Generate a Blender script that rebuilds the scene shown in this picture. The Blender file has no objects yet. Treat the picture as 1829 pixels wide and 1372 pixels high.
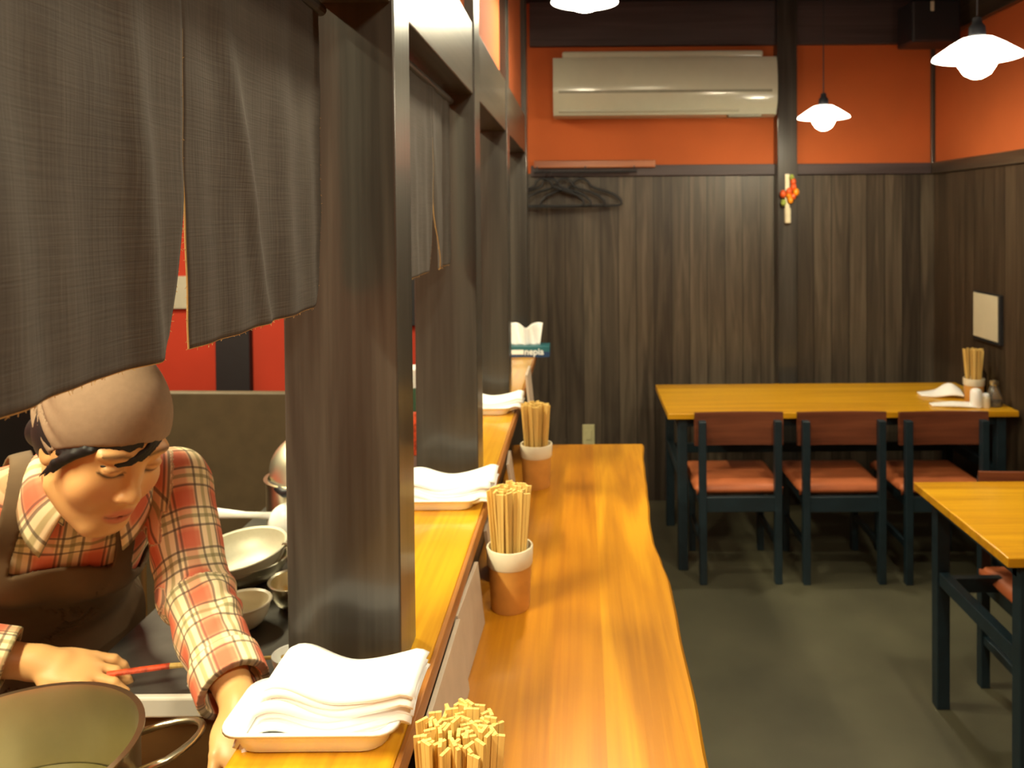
import bpy, bmesh, math, random
import numpy as np
from mathutils import Vector, Matrix

C = bpy.context.scene.collection
S = bpy.context.scene
R = math.radians
rnd = random.Random(7)

# ------------------------------------------------------------------ camera
W, H, FPX = 1829.0, 1372.0, 1450.0
VPX, VPY = 1040.0, 385.0                    # vanishing point of the room's depth lines
PITCH, ROLL = R(1.0), R(0.45)
cam = bpy.data.cameras.new('camera'); camo = bpy.data.objects.new('camera', cam); C.objects.link(camo)
cam.sensor_width = 36; cam.lens = FPX / W * 36
camo.location = (0, 0, 1.70)
camo.rotation_euler = (Matrix.Rotation(R(90) - PITCH, 3, 'X') @ Matrix.Rotation(-ROLL, 3, 'Z')).to_euler()
cam.shift_x = -(VPX - W / 2) / W
cam.shift_y = (VPY - H / 2 + FPX * math.tan(PITCH)) / W
cam.clip_start = 0.02
cam.dof.use_dof = True; cam.dof.focus_distance = 0.85; cam.dof.aperture_fstop = 9.0
S.camera = camo

# ------------------------------------------------------------------ world, exposure
wd = bpy.data.worlds.new('world'); S.world = wd; wd.use_nodes = True
wd.node_tree.nodes['Background'].inputs[0].default_value = (1.0, 0.86, 0.60, 1)
wd.node_tree.nodes['Background'].inputs[1].default_value = 0.05
S.view_settings.view_transform = 'Standard'; S.view_settings.look = 'None'
S.view_settings.gamma = 1; S.view_settings.exposure = 0.0
S.view_settings.use_curve_mapping = False
LAMP_BULB, LAMP_SHADE = 330.0, 9.0
LAMP_COL = (1.0, 0.88, 0.60)

# ------------------------------------------------------------------ materials
MATS = {}
def nm(name):
    m = bpy.data.materials.new(name); m.use_nodes = True
    MATS[name] = m
    return m, m.node_tree, m.node_tree.nodes['Principled BSDF']
def N(t, typ, **kw):
    n = t.nodes.new(typ)
    for k, v in kw.items():
        if k.startswith('i_'): n.inputs[int(k[2:])].default_value = v
        else: setattr(n, k, v)
    return n
def L(t, a, b): t.links.new(a, b)
def ramp(t, fac, stops):
    r = N(t, 'ShaderNodeValToRGB'); e = r.color_ramp.elements
    e[0].position, e[0].color = stops[0][0], (*stops[0][1], 1)
    e[1].position, e[1].color = stops[-1][0], (*stops[-1][1], 1)
    for p, c in stops[1:-1]:
        k = e.new(p); k.color = (*c, 1)
    L(t, fac, r.inputs[0]); return r.outputs[0]
def plain(name, col, rough=.5, metal=0, var=.08, scale=20, bump=0, **kw):
    m, t, b = nm(name)
    tc = N(t, 'ShaderNodeTexCoord'); no = N(t, 'ShaderNodeTexNoise'); no.inputs['Scale'].default_value = scale
    no.inputs['Detail'].default_value = 4
    L(t, tc.outputs['Object'], no.inputs['Vector'])
    lo = tuple(c * (1 - var) for c in col); hi = tuple(min(1, c * (1 + var)) for c in col)
    L(t, ramp(t, no.outputs[0], [(.3, lo), (.7, hi)]), b.inputs['Base Color'])
    b.inputs['Roughness'].default_value = rough; b.inputs['Metallic'].default_value = metal
    if bump:
        bp = N(t, 'ShaderNodeBump'); bp.inputs['Strength'].default_value = bump; bp.inputs['Distance'].default_value = .004
        L(t, no.outputs[0], bp.inputs['Height']); L(t, bp.outputs[0], b.inputs['Normal'])
    for k, v in kw.items(): b.inputs[k.replace('_', ' ')].default_value = v
    return m
def wood(name, dark, mid, light, axis=2, rough=.35, scale=1.0, coat=0.0, knots=0.0, spec=.5):
    """long grain along axis (object coordinates)"""
    m, t, b = nm(name)
    tc = N(t, 'ShaderNodeTexCoord'); mp = N(t, 'ShaderNodeMapping')
    s = [9 * scale] * 3; s[axis] = .55 * scale; mp.inputs['Scale'].default_value = s
    L(t, tc.outputs['Object'], mp.inputs[0])
    n1 = N(t, 'ShaderNodeTexNoise'); n1.inputs['Scale'].default_value = 1.3; n1.inputs['Detail'].default_value = 5; n1.inputs['Distortion'].default_value = 1.2
    L(t, mp.outputs[0], n1.inputs[0])
    mp2 = N(t, 'ShaderNodeMapping'); s2 = [70 * scale] * 3; s2[axis] = 1.6 * scale; mp2.inputs['Scale'].default_value = s2
    L(t, tc.outputs['Object'], mp2.inputs[0])
    n2 = N(t, 'ShaderNodeTexNoise'); n2.inputs['Scale'].default_value = 1.5; n2.inputs['Detail'].default_value = 3
    L(t, mp2.outputs[0], n2.inputs[0])
    mx = N(t, 'ShaderNodeMath', operation='MULTIPLY_ADD'); mx.inputs[1].default_value = .25
    L(t, n2.outputs[0], mx.inputs[0])
    m3 = N(t, 'ShaderNodeMath', operation='MULTIPLY'); m3.inputs[1].default_value = .75; L(t, n1.outputs[0], m3.inputs[0])
    L(t, m3.outputs[0], mx.inputs[2])
    col = ramp(t, mx.outputs[0], [(.36, dark), (.5, mid), (.64, light)])
    if knots:
        vo = N(t, 'ShaderNodeTexVoronoi'); mpk = N(t, 'ShaderNodeMapping'); sk = [5.0] * 3; sk[axis] = 1.9
        mpk.inputs['Scale'].default_value = sk; L(t, tc.outputs['Object'], mpk.inputs[0]); L(t, mpk.outputs[0], vo.inputs[0]); vo.inputs['Scale'].default_value = .7
        kf = N(t, 'ShaderNodeMapRange'); kf.inputs[1].default_value = .03; kf.inputs[2].default_value = .10; kf.inputs[3].default_value = knots; kf.inputs[4].default_value = 0
        L(t, vo.outputs['Distance'], kf.inputs[0])
        mix = N(t, 'ShaderNodeMix', data_type='RGBA'); L(t, kf.outputs[0], mix.inputs[0]); L(t, col, mix.inputs[6]); mix.inputs[7].default_value = (*[c * .45 for c in dark], 1)
        col = mix.outputs[2]
    L(t, col, b.inputs['Base Color'])
    b.inputs['Roughness'].default_value = rough
    b.inputs['Specular IOR Level'].default_value = spec
    if coat: b.inputs['Coat Weight'].default_value = coat; b.inputs['Coat Roughness'].default_value = .12
    bp = N(t, 'ShaderNodeBump'); bp.inputs['Strength'].default_value = .12; bp.inputs['Distance'].default_value = .002
    L(t, n2.outputs[0], bp.inputs['Height']); L(t, bp.outputs[0], b.inputs['Normal'])
    return m
def planks(name, axis, width, dark, mid, light, rough=.45):
    """boards side by side along axis, grain along z"""
    m, t, b = nm(name)
    tc = N(t, 'ShaderNodeTexCoord'); sp = N(t, 'ShaderNodeSeparateXYZ'); L(t, tc.outputs['Object'], sp.inputs[0])
    d = N(t, 'ShaderNodeMath', operation='DIVIDE'); d.inputs[1].default_value = width; L(t, sp.outputs[axis], d.inputs[0])
    fl = N(t, 'ShaderNodeMath', operation='FLOOR'); L(t, d.outputs[0], fl.inputs[0])
    fr = N(t, 'ShaderNodeMath', operation='FRACT'); L(t, d.outputs[0], fr.inputs[0])
    wn = N(t, 'ShaderNodeTexWhiteNoise', noise_dimensions='1D'); L(t, fl.outputs[0], wn.inputs['W'])
    cb = N(t, 'ShaderNodeCombineXYZ')
    for i in range(3):
        k = N(t, 'ShaderNodeMath', operation='MULTIPLY'); k.inputs[1].default_value = 1.0 if i == 2 else 16.0
        L(t, sp.outputs[i], k.inputs[0])
        a = N(t, 'ShaderNodeMath', operation='MULTIPLY_ADD'); a.inputs[1].default_value = 17.0
        L(t, wn.outputs[0], a.inputs[0]); L(t, k.outputs[0], a.inputs[2]); L(t, a.outputs[0], cb.inputs[i])
    n1 = N(t, 'ShaderNodeTexNoise'); n1.inputs['Scale'].default_value = 1.6; n1.inputs['Detail'].default_value = 5; n1.inputs['Distortion'].default_value = .9
    L(t, cb.outputs[0], n1.inputs[0])
    a = N(t, 'ShaderNodeMath', operation='MULTIPLY_ADD'); a.inputs[1].default_value = .22; L(t, wn.outputs[0], a.inputs[0])
    k = N(t, 'ShaderNodeMath', operation='MULTIPLY'); k.inputs[1].default_value = .8; L(t, n1.outputs[0], k.inputs[0]); L(t, k.outputs[0], a.inputs[2])
    col = ramp(t, a.outputs[0], [(.3, dark), (.5, mid), (.72, light)])
    # groove between boards
    g = N(t, 'ShaderNodeMath', operation='LESS_THAN'); g.inputs[1].default_value = .05; L(t, fr.outputs[0], g.inputs[0])
    mix = N(t, 'ShaderNodeMix', data_type='RGBA'); L(t, g.outputs[0], mix.inputs[0]); L(t, col, mix.inputs[6]); mix.inputs[7].default_value = (*[c * .5 for c in dark], 1)
    L(t, mix.outputs[2], b.inputs['Base Color']); b.inputs['Roughness'].default_value = rough
    bp = N(t, 'ShaderNodeBump'); bp.inputs['Strength'].default_value = .2; bp.inputs['Distance'].default_value = .003; bp.invert = True
    L(t, g.outputs[0], bp.inputs['Height']); L(t, bp.outputs[0], b.inputs['Normal'])
    return m
def emis(name, col, st):
    m, t, b = nm(name)
    b.inputs['Base Color'].default_value = (.9, .9, .9, 1)
    b.inputs['Emission Color'].default_value = (*col, 1); b.inputs['Emission Strength'].default_value = st
    return m

M = MATS
def board_seam(name, x, k):
    t = MATS[name].node_tree; b = t.nodes['Principled BSDF']; src = b.inputs['Base Color'].links[0].from_socket
    tc = N(t, 'ShaderNodeTexCoord'); sp = N(t, 'ShaderNodeSeparateXYZ'); L(t, tc.outputs['Object'], sp.inputs[0])
    g = N(t, 'ShaderNodeMath', operation='LESS_THAN'); g.inputs[1].default_value = x; L(t, sp.outputs[0], g.inputs[0])
    mx = N(t, 'ShaderNodeMix', data_type='RGBA', blend_type='MULTIPLY'); L(t, g.outputs[0], mx.inputs[0]); L(t, src, mx.inputs[6]); mx.inputs[7].default_value = (k, k * .88, k * .8, 1)
    L(t, mx.outputs[2], b.inputs['Base Color'])
wood('counter_wood', (.39, .155, .008), (.52, .222, .010), (.64, .30, .014), axis=1, rough=.32, coat=.25, knots=.8)
board_seam('counter_wood', .033, .86)
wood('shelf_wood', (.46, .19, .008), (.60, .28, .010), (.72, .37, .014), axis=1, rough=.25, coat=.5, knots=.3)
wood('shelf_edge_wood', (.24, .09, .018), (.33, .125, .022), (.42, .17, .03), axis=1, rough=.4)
wood('table_wood', (.52, .24, .008), (.66, .33, .010), (.76, .41, .014), axis=0, rough=.3, coat=.2, knots=.3, scale=1.2)
wood('dark_wood', (.023, .022, .020), (.040, .038, .034), (.066, .062, .054), axis=2, rough=.30, coat=.25)
wood('dark_beam_wood', (.030, .022, .015), (.052, .040, .027), (.085, .067, .046), axis=1, rough=.35, coat=.2)
wood('header_wood', (.038, .028, .030), (.052, .038, .042), (.07, .052, .055), axis=0, rough=.6)
wood('rail_wood', (.22, .06, .02), (.33, .10, .035), (.42, .15, .05), axis=0, rough=.35, coat=.3)
wood('chair_back_wood', (.10, .028, .012), (.15, .042, .018), (.20, .06, .025), axis=0, rough=.45)
wood('chopstick_wood', (.56, .36, .10), (.76, .53, .16), (.86, .66, .24), axis=2, rough=.6, scale=3)
planks('panel_planks', 0, .105, (.026, .020, .014), (.056, .044, .031), (.110, .088, .062))
planks('panel_planks_side', 1, .105, (.030, .020, .012), (.055, .037, .022), (.090, .062, .038))
planks('knee_planks', 1, .14, (.02, .013, .01), (.035, .024, .016), (.05, .036, .025))
planks('ceiling_planks', 1, .22, (.016, .010, .010), (.024, .016, .015), (.032, .022, .020), rough=.7)
plain('orange_plaster', (.47, .105, .022), .85, var=.07, scale=3, bump=.15)
plain('red_plaster', (.42, .032, .010), .8, var=.06, scale=3)
plain('black_frame', (.010, .012, .016), .6)
plain('pale_board', (.42, .42, .34), .7)
plain('kitchen_partition', (.085, .062, .032), .6, var=.12)
plain('concrete_floor', (.084, .080, .048), .55, var=.28, scale=2.2, bump=.1)
plain('table_leg_paint', (.010, .024, .034), .42, var=.15)
plain('seat_leather', (.55, .155, .055), .45, var=.12, scale=8)
plain('black_plastic', (.010, .012, .016), .45)
plain('ac_plastic', (.50, .52, .43), .14, var=.02)
plain('ac_slot', (.22, .22, .17), .4)
plain('white_plastic', (.90, .91, .90), .35, var=.01, Subsurface_Weight=0.1)
plain('napkin_paper', (.93, .94, .94), .8, var=.01, scale=60)
plain('menu_paper', (.50, .42, .33), .5, var=.06)
plain('cup_ceramic', (.60, .29, .06), .55, var=.08, scale=30)
plain('cup_glaze', (.74, .68, .52), .3, var=.02)
plain('outlet_plastic', (.46, .44, .24), .5)
plain('poster_paper', (.62, .58, .42), .6, var=.02)
plain('steel', (.78, .74, .56), .30, 1.0, var=.04)
plain('worktop_steel', (.11, .105, .095), .38, .6, var=.35, scale=9, bump=.15)
plain('rail_steel', (.88, .86, .78), .3, .35, var=.03)
plain('stove_steel', (.25, .13, .045), .45, .7, var=.2, scale=5)
plain('mesh_steel', (.60, .58, .46), .55, .4, var=.03, scale=120)
plain('broth', (.10, .085, .03), .12)
plain('box_teal', (.015, .12, .15), .5)
plain('box_blue', (.012, .045, .13), .5)
plain('soy_glass', (.03, .02, .012), .1)
plain('tin_green', (.05, .12, .07), .5)
plain('pepper_red', (.70, .10, .02), .4); plain('pepper_orange', (.85, .30, .01), .4); plain('leaf_green', (.28, .36, .06), .6); plain('garlic_white', (.74, .68, .48), .6)
plain('red_lacquer', (.62, .07, .02), .4, var=.5, scale=120)
plain('scarf_cloth', (.29, .195, .125), .85, var=.06, scale=90, bump=.1)
plain('apron_cloth', (.12, .075, .035), .85, var=.18, scale=14, bump=.1)
plain('hair', (.007, .006, .007), .62)
plain('trousers_cloth', (.02, .02, .028), .8)
plain('skin_dummy', (.6, .3, .15), .5)
emis('bulb_glow', LAMP_COL, LAMP_BULB)
emis('shade_glow', (1.0, .90, .72), LAMP_SHADE)
emis('tube_glow', (1.0, .80, .50), 11.0)

def glass_mat():
    m, t, b = nm('clear_glass'); b.inputs['Transmission Weight'].default_value = .9; b.inputs['Roughness'].default_value = .08
    b.inputs['Base Color'].default_value = (.75, .7, .6, 1)
glass_mat()
def cloth_mat():
    m, t, b = nm('noren_cloth')
    tc = N(t, 'ShaderNodeTexCoord'); mp = N(t, 'ShaderNodeMapping'); mp.inputs['Scale'].default_value = (10, 260, 14)
    L(t, tc.outputs['Object'], mp.inputs[0]); a = N(t, 'ShaderNodeTexNoise'); a.inputs['Scale'].default_value = 1; a.inputs['Detail'].default_value = 3; L(t, mp.outputs[0], a.inputs[0])
    mp2 = N(t, 'ShaderNodeMapping'); mp2.inputs['Scale'].default_value = (10, 12, 420)
    L(t, tc.outputs['Object'], mp2.inputs[0]); c = N(t, 'ShaderNodeTexNoise'); c.inputs['Scale'].default_value = 1; L(t, mp2.outputs[0], c.inputs[0])
    mp3 = N(t, 'ShaderNodeMapping'); mp3.inputs['Scale'].default_value = (4, 22, 3)
    L(t, tc.outputs['Object'], mp3.inputs[0]); e = N(t, 'ShaderNodeTexNoise'); e.inputs['Scale'].default_value = 1; e.inputs['Detail'].default_value = 4; L(t, mp3.outputs[0], e.inputs[0])
    s1 = N(t, 'ShaderNodeMath', operation='ADD'); L(t, a.outputs[0], s1.inputs[0]); L(t, c.outputs[0], s1.inputs[1])
    s2 = N(t, 'ShaderNodeMath', operation='MULTIPLY_ADD'); s2.inputs[1].default_value = .8; L(t, e.outputs[0], s2.inputs[0]); L(t, s1.outputs[0], s2.inputs[2])
    dv = N(t, 'ShaderNodeMath', operation='DIVIDE'); dv.inputs[1].default_value = 2.8; L(t, s2.outputs[0], dv.inputs[0])
    L(t, ramp(t, dv.outputs[0], [(.30, (.026, .019, .014)), (.5, (.044, .033, .025)), (.70, (.066, .051, .039))]), b.inputs['Base Color'])
    b.inputs['Roughness'].default_value = .85; b.inputs['Sheen Weight'].default_value = .03; b.inputs['Sheen Roughness'].default_value = .5
    bp = N(t, 'ShaderNodeBump'); bp.inputs['Strength'].default_value = .35; bp.inputs['Distance'].default_value = .0015
    L(t, s1.outputs[0], bp.inputs['Height']); L(t, bp.outputs[0], b.inputs['Normal'])
cloth_mat()
plain('noren_hem', (.40, .25, .09), .9)
def attr_mat(name, attr, rough, sss=0.0):
    m, t, b = nm(name); a = N(t, 'ShaderNodeAttribute', attribute_name=attr)
    L(t, a.outputs['Color'], b.inputs['Base Color']); b.inputs['Roughness'].default_value = rough
    if sss:
        b.inputs['Subsurface Weight'].default_value = sss; b.inputs['Subsurface Radius'].default_value = (.012, .005, .002); b.inputs['Subsurface Scale'].default_value = 1
    return m
attr_mat('skin', 'tint', .42, .12)
def plaid_mat():
    m, t, b = nm('plaid_cloth')
    a = N(t, 'ShaderNodeAttribute', attribute_name='plaid'); sp = N(t, 'ShaderNodeSeparateXYZ'); L(t, a.outputs['Vector'], sp.inputs[0])
    def band(ax, period, centre, half, soft=.08):
        d = N(t, 'ShaderNodeMath', operation='MULTIPLY_ADD'); d.inputs[1].default_value = 1 / period; d.inputs[2].default_value = 10.5 - centre / period
        L(t, sp.outputs[ax], d.inputs[0]); f = N(t, 'ShaderNodeMath', operation='FRACT'); L(t, d.outputs[0], f.inputs[0])
        s = N(t, 'ShaderNodeMath', operation='SUBTRACT'); s.inputs[1].default_value = .5; L(t, f.outputs[0], s.inputs[0])
        ab = N(t, 'ShaderNodeMath', operation='ABSOLUTE'); L(t, s.outputs[0], ab.inputs[0])
        mr = N(t, 'ShaderNodeMapRange'); h = half / period
        mr.inputs[1].default_value = h * (1 - soft * 3); mr.inputs[2].default_value = h * (1 + soft * 3); mr.inputs[3].default_value = 1; mr.inputs[4].default_value = 0
        L(t, ab.outputs[0], mr.inputs[0]); return mr.outputs[0]
    col = N(t, 'ShaderNodeRGB'); col.outputs[0].default_value = (.86, .40, .22, 1); cur = col.outputs[0]
    def layer(fac, c, k):
        nonlocal cur
        f = N(t, 'ShaderNodeMath', operation='MULTIPLY'); f.inputs[1].default_value = k; L(t, fac, f.inputs[0])
        x = N(t, 'ShaderNodeMix', data_type='RGBA'); L(t, f.outputs[0], x.inputs[0]); L(t, cur, x.inputs[6]); x.inputs[7].default_value = (*c, 1); cur = x.outputs[2]
    P = .078
    layer(band(1, P, .062, .016), (.66, .10, .055), .6)
    layer(band(1, P, .020, .016), (.95, .80, .48), .85)
    layer(band(0, P, .030, .018), (.97, .86, .55), .8)
    layer(band(0, P, .070, .011), (.68, .12, .06), .5)
    layer(band(0, P, .030, .004), (.30, .26, .08), .6)
    layer(band(1, P, .020, .0035), (.22, .20, .08), .65)
    layer(band(0, P, .014, .0022), (.07, .045, .04), .72)
    layer(band(0, P, .046, .0022), (.07, .045, .04), .72)
    layer(band(1, P, .004, .0022), (.07, .045, .04), .72)
    layer(band(1, P, .038, .0022), (.07, .045, .04), .72)
    layer(band(0, P, .084, .0018), (.12, .06, .05), .7)
    L(t, cur, b.inputs['Base Color']); b.inputs['Roughness'].default_value = .85
plaid_mat()

# ------------------------------------------------------------------ mesh helpers
class MB:
    def __init__(s): s.bm = bmesh.new()
    def box(s, lo, hi, bev=0, rot=None, piv=None, seg=2):
        r = bmesh.ops.create_cube(s.bm, size=1)
        vs = r['verts']
        c = [(a + b) / 2 for a, b in zip(lo, hi)]; d = [b - a for a, b in zip(lo, hi)]
        for v in vs: v.co = Vector([v.co[i] * d[i] + c[i] for i in range(3)])
        if bev:
            es = list({e for v in vs for e in v.link_edges})
            o = bmesh.ops.bevel(s.bm, geom=es, offset=bev, segments=seg, affect='EDGES', profile=.5)
            vs = list({v for f in o['faces'] for v in f.verts} | {v for v in vs if v.is_valid})
        if rot is not None:
            p = Vector(piv if piv is not None else c)
            for v in vs: v.co = rot @ (v.co - p) + p
        return s
    def lathe(s, prof, c=(0, 0, 0), n=32, mat=None, cap0=True, cap1=True):
        rings = []
        for r, z in prof:
            ring = []
            for i in range(n):
                a = 2 * math.pi * i / n
                p = Vector((r * math.cos(a), r * math.sin(a), z))
                if mat is not None: p = mat @ p
                ring.append(s.bm.verts.new(p + Vector(c)))
            rings.append(ring)
        for a, b in zip(rings, rings[1:]):
            for i in range(n): s.bm.faces.new((a[i], a[(i + 1) % n], b[(i + 1) % n], b[i]))
        if cap0: s.bm.faces.new(rings[0][::-1])
        if cap1: s.bm.faces.new(rings[-1])
        return s
    def tube(s, pts, r, n=8, closed=False):
        pts = [Vector(p) for p in pts]; m = len(pts); rs = r if isinstance(r, (list, tuple)) else [r] * m
        rings = []; up = Vector((.13, .21, .97)).normalized()
        for i, p in enumerate(pts):
            if closed: d = pts[(i + 1) % m] - pts[i - 1]
            else: d = pts[min(i + 1, m - 1)] - pts[max(i - 1, 0)]
            d.normalize(); u = up - d * up.dot(d)
            if u.length < .05: u = Vector((1, 0, 0)) - d * d.x
            u.normalize(); w = d.cross(u); up = u
            rings.append([s.bm.verts.new(p + (u * math.cos(2 * math.pi * k / n) + w * math.sin(2 * math.pi * k / n)) * rs[i]) for k in range(n)])
        pr = list(zip(rings, rings[1:])) + ([(rings[-1], rings[0])] if closed else [])
        for a, b in pr:
            for k in range(n): s.bm.faces.new((a[k], a[(k + 1) % n], b[(k + 1) % n], b[k]))
        if not closed: s.bm.faces.new(rings[0][::-1]); s.bm.faces.new(rings[-1])
        return s
    def prism(s, poly, z0, z1, f=lambda x, y, z: (x, y, z)):
        a = [s.bm.verts.new(f(x, y, z0)) for x, y in poly]; b = [s.bm.verts.new(f(x, y, z1)) for x, y in poly]
        n = len(poly); s.bm.faces.new(a[::-1]); s.bm.faces.new(b)
        for i in range(n): s.bm.faces.new((a[i], a[(i + 1) % n], b[(i + 1) % n], b[i]))
        return s
    def ball(s, c, r, seg=12, mat=None):
        q = bmesh.ops.create_uvsphere(s.bm, u_segments=seg, v_segments=max(6, seg * 2 // 3), radius=1)
        rr = r if isinstance(r, (list, tuple)) else (r, r, r)
        for v in q['verts']:
            p = Vector([v.co[i] * rr[i] for i in range(3)])
            if mat is not None: p = mat @ p
            v.co = p + Vector(c)
        return s
    def sheet(s, nu, nv, f, th=0.0):
        """grid surface f(u,v)->co; thickness along the normal"""
        g = [[Vector(f(i / nu, j / nv)) for j in range(nv + 1)] for i in range(nu + 1)]
        def nrm(i, j):
            a = g[min(i + 1, nu)][j] - g[max(i - 1, 0)][j]; b = g[i][min(j + 1, nv)] - g[i][max(j - 1, 0)]
            n = a.cross(b); return n.normalized() if n.length > 0 else Vector((0, 0, 1))
        A = [[s.bm.verts.new(g[i][j] + nrm(i, j) * th / 2) for j in range(nv + 1)] for i in range(nu + 1)]
        B = [[s.bm.verts.new(g[i][j] - nrm(i, j) * th / 2) for j in range(nv + 1)] for i in range(nu + 1)]
        for i in range(nu):
            for j in range(nv):
                s.bm.faces.new((A[i][j], A[i + 1][j], A[i + 1][j + 1], A[i][j + 1]))
                s.bm.faces.new((B[i][j], B[i][j + 1], B[i + 1][j + 1], B[i + 1][j]))
        for i in range(nu):
            s.bm.faces.new((A[i][0], B[i][0], B[i + 1][0], A[i + 1][0])); s.bm.faces.new((A[i][nv], A[i + 1][nv], B[i + 1][nv], B[i][nv]))
        for j in range(nv):
            s.bm.faces.new((A[0][j], A[0][j + 1], B[0][j + 1], B[0][j])); s.bm.faces.new((A[nu][j], B[nu][j], B[nu][j + 1], A[nu][j + 1]))
        return s
    def build(s, name, mat, parent=None, smooth=False, loc=None, **props):
        bmesh.ops.recalc_face_normals(s.bm, faces=s.bm.faces)
        me = bpy.data.meshes.new(name); s.bm.to_mesh(me); s.bm.free()
        me.materials.append(M[mat] if isinstance(mat, str) else mat)
        if smooth:
            me.polygons.foreach_set('use_smooth', [True] * len(me.polygons))
            if smooth != 'all': me.set_sharp_from_angle(angle=R(38))
        o = bpy.data.objects.new(name, me); C.objects.link(o)
        if parent: o.parent = parent
        if loc is not None: o.location = loc
        for k, v in props.items(): o[k] = v
        return o
def thing(name, loc, label, cat, group=None, rz=0):
    o = bpy.data.objects.new(name, None); o.empty_display_size = .05; C.objects.link(o)
    o.location = loc; o.rotation_euler = (0, 0, rz); tag(o, label, cat, group); return o
def tag(o, label, cat, group=None):
    o['label'] = label; o['category'] = cat
    if group: o['group'] = group
    return o
def struct(o): o['kind'] = 'structure'; return o
def copy_tree(o, parent=None):
    c = o.copy(); C.objects.link(c); c.parent = parent
    for ch in list(o.children): copy_tree(ch, c)
    return c

# ------------------------------------------------------------------ room shell
XR, YB, ZC, ZH = 2.08, 4.80, 2.95, 2.69
XL, YF = -3.2, -1.6
struct(MB().box((XL - .1, YF - .1, -.1), (XR + .1, YB + .1, 0)).build('floor', 'concrete_floor'))
struct(MB().box((XL - .1, YF - .1, ZC), (XR + .1, YB + .1, ZC + .1)).build('ceiling', 'ceiling_planks'))
wb = struct(MB().box((-.50, YB, 0), (XR + .1, YB + .1, 1.95)).build('wall_back', 'panel_planks'))
MB().box((-.50, YB, 1.95), (XR + .1, YB + .1, ZC)).build('plaster', 'orange_plaster', wb)
wr = struct(MB().box((XR, YF, 0), (XR + .1, YB, 1.95)).build('wall_right', 'panel_planks_side'))
MB().box((XR, YF, 1.95), (XR + .1, YB, ZC)).build('plaster', 'orange_plaster', wr)
wk = struct(MB().box((XL, YB, 0), (-.50, YB + .1, ZC)).build('wall_kitchen', 'red_plaster'))
MB().box((-2.16, YB - .05, 0), (-1.96, YB, ZC), .004).build('black_post', 'black_frame', wk)
MB().box((-3.1, YB - .03, 1.17), (-2.30, YB, 1.36), .003).build('pale_band', 'pale_board', wk)
MB().box((-1.12, YB - .04, 1.06), (-.90, YB, ZC), .004).build('dark_board', 'black_frame', wk)
struct(MB().box((XL - .1, YF, 0), (XL, YB + .1, ZC)).build('wall_left', 'red_plaster'))
struct(MB().box((XL, YF - .1, 0), (XR + .1, YF, ZC)).build('wall_front', 'orange_plaster'))
# rails and mouldings
struct(MB().box((-.30, YB - .025, 1.93), (XR - .025, YB, 1.995), .004).build('trim_1', 'header_wood'))
struct(MB().box((XR - .025, YF, 1.93), (XR, YB, 1.995), .004).build('trim_2', 'dark_beam_wood'))
struct(MB().box((-.30, YB - .04, ZH), (XR, YB, ZC), .005).build('trim_3', 'header_wood'))
struct(MB().box((XR - .04, YF, ZH), (XR, YB - .04, ZC), .005).build('trim_4', 'dark_beam_wood'))
struct(MB().box((XR - .022, YB - .022, 1.995), (XR, YB, ZH), .003).build('trim_5', 'dark_wood'))
po = struct(MB().box((1.135, YB - .09, 0), (1.25, YB, ZC), .004).build('wall_post', 'dark_wood'))
# ceiling joists
for y in (1.5, 2.9, 4.2):
    struct(MB().box((-.30, y, ZC - .10), (XR - .04, y + .09, ZC), .004).build('ceiling_joist', 'header_wood'))

# ------------------------------------------------------------------ counter with posts and lintels
ZU, ZLOW = 1.017, .85
XA, XB = -.444, -.275
sh = MB()
sh.box((-.452, -.9, ZU - .032), (-.240, 4.20, ZU), .004)
upper = sh.build('counter_shelf', 'shelf_wood'); tag(upper, 'narrow upper counter shelf of glossy orange wood carrying the dark posts', 'counter')
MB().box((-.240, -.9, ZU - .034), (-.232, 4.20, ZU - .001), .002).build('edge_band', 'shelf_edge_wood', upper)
kw = struct(MB().box((-.40, -.9, 0), (-.264, 4.18, ZU - .032), .003).build('wall_counter', 'knee_planks'))
# lower counter, live edge to the right
edge = [(-.9, .20), (.3, .198), (.8, .192), (1.1, .186), (1.25, .189), (1.42, .194), (1.6, .193), (1.75, .197), (1.87, .198), (1.98, .190), (2.1, .181), (2.22, .182), (2.4, .192), (2.6, .200), (2.8, .208), (3.0, .222)]
def edge_x(y):
    for (a, xa), (b, xb) in zip(edge, edge[1:]):
        if a <= y <= b: t = (y - a) / (b - a); t = t * t * (3 - 2 * t); return xa + (xb - xa) * t
    return edge[-1][1]
mb = MB(); ys = [-.9 + 3.9 * i / 90 for i in range(91)]
prev = None
for y in ys:
    x = edge_x(y); pr = [(-.262, ZLOW - .04), (-.262, ZLOW), (x - .006, ZLOW), (x, ZLOW - .007), (x - .012, ZLOW - .04)]
    vs = [mb.bm.verts.new((a, y, b)) for a, b in pr]
    if prev:
        for i in range(5): mb.bm.faces.new((prev[i], prev[(i + 1) % 5], vs[(i + 1) % 5], vs[i]))
    else: mb.bm.faces.new(vs)
    prev = vs
mb.bm.faces.new(prev[::-1])
low = mb.build('bar_counter', 'counter_wood'); tag(low, 'long live-edge wooden counter top below the row of dark posts', 'counter')
for y in (.2, 1.6, 2.9):
    MB().box((-.262, y - .03, ZLOW - .22), (.05, y + .03, ZLOW - .04), .003).build('bracket', 'dark_wood', low)
PY = [1.20, 2.10, 3.00, 4.05]
pl = ['nearest and widest dark wooden post standing on the counter shelf', 'dark wooden post second from the camera on the counter shelf',
      'dark wooden post third from the camera on the counter shelf', 'farthest dark wooden post beside the tissue box']
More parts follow.
